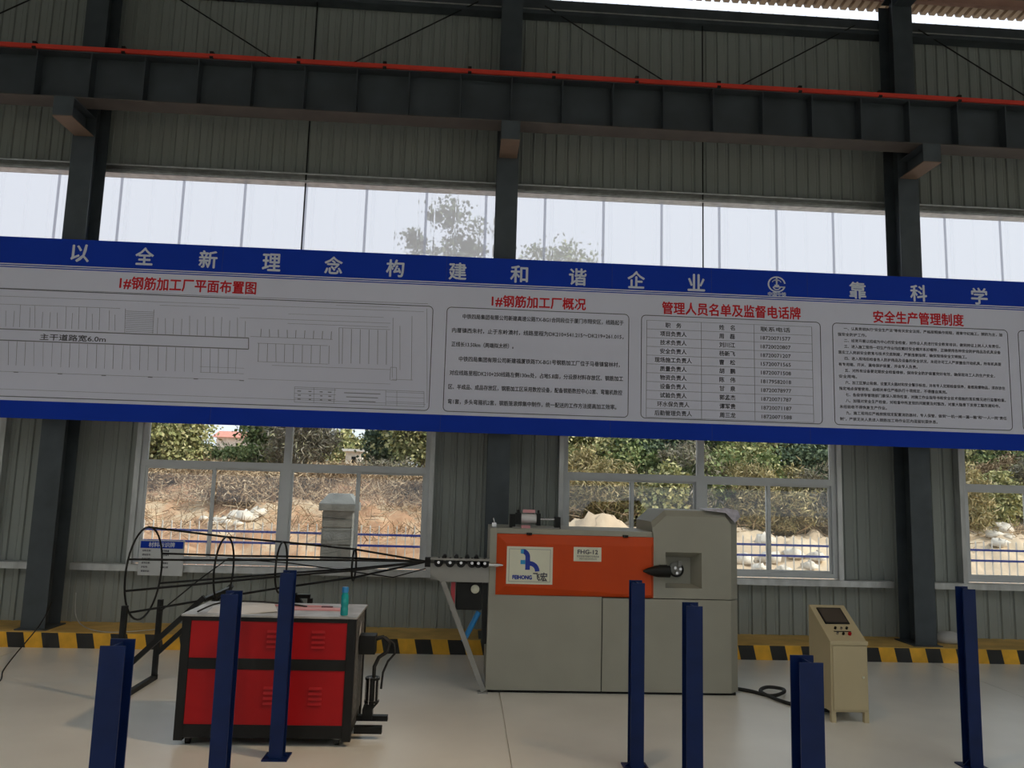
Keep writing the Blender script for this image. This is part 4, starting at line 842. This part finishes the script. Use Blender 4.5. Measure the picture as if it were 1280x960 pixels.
for l,x,y,h,rx,m in BU: tree('bush',l,'bush',x,y,h+(.5 if x>0 else 0),rx*(1.15 if x>0 else 1),h*.5,M[m],5000,.10,GB,trunk=False,clumps=50,csz=.22)
# dry twigs and grass strewn on the bank
n=90000; px_=rng.uniform(-17,24,n); py_=rng.uniform(13.5,30,n); k=rng.random(n)<np.where(px_>0,.18,np.where(py_<17.5,.22,.95))*(.35+.65*(np.sin(px_*1.1+py_*.9)*.5+.5)); px_,py_=px_[k],py_[k]; pz=hgt(px_,py_)+rng.uniform(0,.35,len(px_))
d=rng.normal(size=(len(px_),3)); d[:,2]=abs(d[:,2])*.8; d/=np.linalg.norm(d,axis=1)[:,None]; L_=rng.uniform(.15,.7,(len(px_),1)); e=np.cross(d,[0,1,0]); e/=np.linalg.norm(e,axis=1)[:,None]+1e-6; P_=np.stack([px_,py_,pz],1)
V=np.stack([P_-e*.012,P_+e*.012,P_+d*L_+e*.006,P_+d*L_-e*.006],1).reshape(-1,3)
o=bpy.data.objects.new('dry_grass',quadmesh('dry_grass',V,M['dry'])); link(o); o['kind']='stuff'; o['label']='dry straw and twigs strewn over the soil bank'; o['category']='dry grass'
# fence
fe=thing('picket_fence','white picket fence with two blue rails beyond the windows','fence',(-2.9,5.5,0))
XF0,XF1=-19,26
for z in (1.17,.95,.25): part('rail', MB().box(XF0,XF1,5.485,5.515,z-.022,z+.022), M['fblue'], fe, 'blue rail')
mp_=MB().box(-.011,.011,-.011,.011,.05,1.33).add([(-.011,-.011,1.33),(.011,-.011,1.33),(.011,.011,1.33),(-.011,.011,1.33),(0,0,1.37)],[(0,1,4),(1,2,4),(2,3,4),(3,0,4)]).mesh('picket',M['white'])
for k in range(250):
    x=XF0+.09+k*.18
    if -3.22<x<-2.55: continue
    inst('picket', mp_, fe, (x,5.5,0))
for x in (-19,-12.2,2.4,8.1,14.5,20.5): part('fence_post', MB().box(x-.03,x+.03,5.54,5.60,0,1.36), M['white'], fe)
pi=thing('stone_pillar','grey stone clad gate pillar with pitched cap outside left window','pillar',(-2.885,4.9,0))
part('shaft', MB().box(-3.165,-2.605,4.62,5.18,0,1.66), M['pillar'], pi, bevel=.01)
for k in range(5): part('stone_course', MB().box(-3.175,-2.595,4.61,5.19,.03+.33*k,.34+.33*k-.01), M['pillar'], pi, bevel=.008)
part('cap', MB().box(-3.24,-2.53,4.54,5.26,1.66,1.80).add([(-3.24,4.54,1.80),(-2.53,4.54,1.80),(-2.53,5.26,1.80),(-3.24,5.26,1.80),(-3.09,4.70,1.99),(-2.68,4.70,1.99),(-2.68,5.10,1.99),(-3.09,5.10,1.99)],[(0,1,5,4),(1,2,6,5),(2,3,7,6),(3,0,4,7),(4,5,6,7)]), M['pillar'], pi, bevel=.01)
# rubble, rocks
ORD=['leftmost','second','third','fourth','fifth','sixth','seventh','eighth']
def rocks(lst,label,group):
    for i,(x,y,s) in enumerate(sorted(lst)):
        z=float(hgt(x,y)); solo('rock', blob(x,y,z-.05,s*1.2,s,s*.7,n=8,m=5,amp=.30,seed=i+int(x*10)), M['rock'], label%ORD[i]+('' if i==0 else ' from the left'), 'rock', (x,y,z-.05), group)
rocks([(-8.6,15.6,.17),(-8.4,15.8,.24),(-8.2,15.7,.2),(-8.0,16.1,.30),(-7.7,16.0,.32),(-7.4,16.3,.26),(-9.1,16.2,.14),(-7.75,15.3,.15)],'white rubble lump on red soil in left window, %s','white rubble in the left window')
rocks([(7.7,12,.28),(8.0,11.5,.22),(8.5,12,.3),(8.65,11.4,.2),(9.2,12,.26),(9.5,11.6,.2),(9.9,12,.24),(8.7,12.9,.3)],'pale rock right of the machine tower, %s','pale rocks in the middle window')
rocks([(18.3,16.5,.26),(17.9,15.6,.3),(17.7,15,.28),(16.9,14.3,.22),(17.3,14.2,.2),(16.6,13.6,.24),(18.7,17.3,.22)],'pale rock on the slope in right window, %s','pale rocks in the right window')
# far hut and red roofed shed
hb=float(hgt(-7.0,36))-.1
hu=thing('far_hut','small pale hut with flat roof among the far trees','hut',(-7.0,36,hb))
part('wall', MB().box(-7.45,-6.6,35.3,36.7,hb,4.0), M['rock'], hu); part('roof', MB().box(-7.65,-6.4,35.1,36.9,4.0,4.14), M['white'], hu); part('door', MB().box(-7.1,-6.85,35.27,35.3,hb,3.7), M['black'], hu)
sh=thing('far_shed','far shed with a pinkish roof showing above left window trees','shed',(-19.6,56,3))
part('wall', MB().box(-21.0,-18.2,55,58,2.5,5.6), M['rock'], sh); part('roof', MB().prism([(54.6,5.6),(58.4,5.6),(56.5,6.2)],0,-21.3,-17.9), mat('pink_roof',(.65,.28,.22),.7), sh)
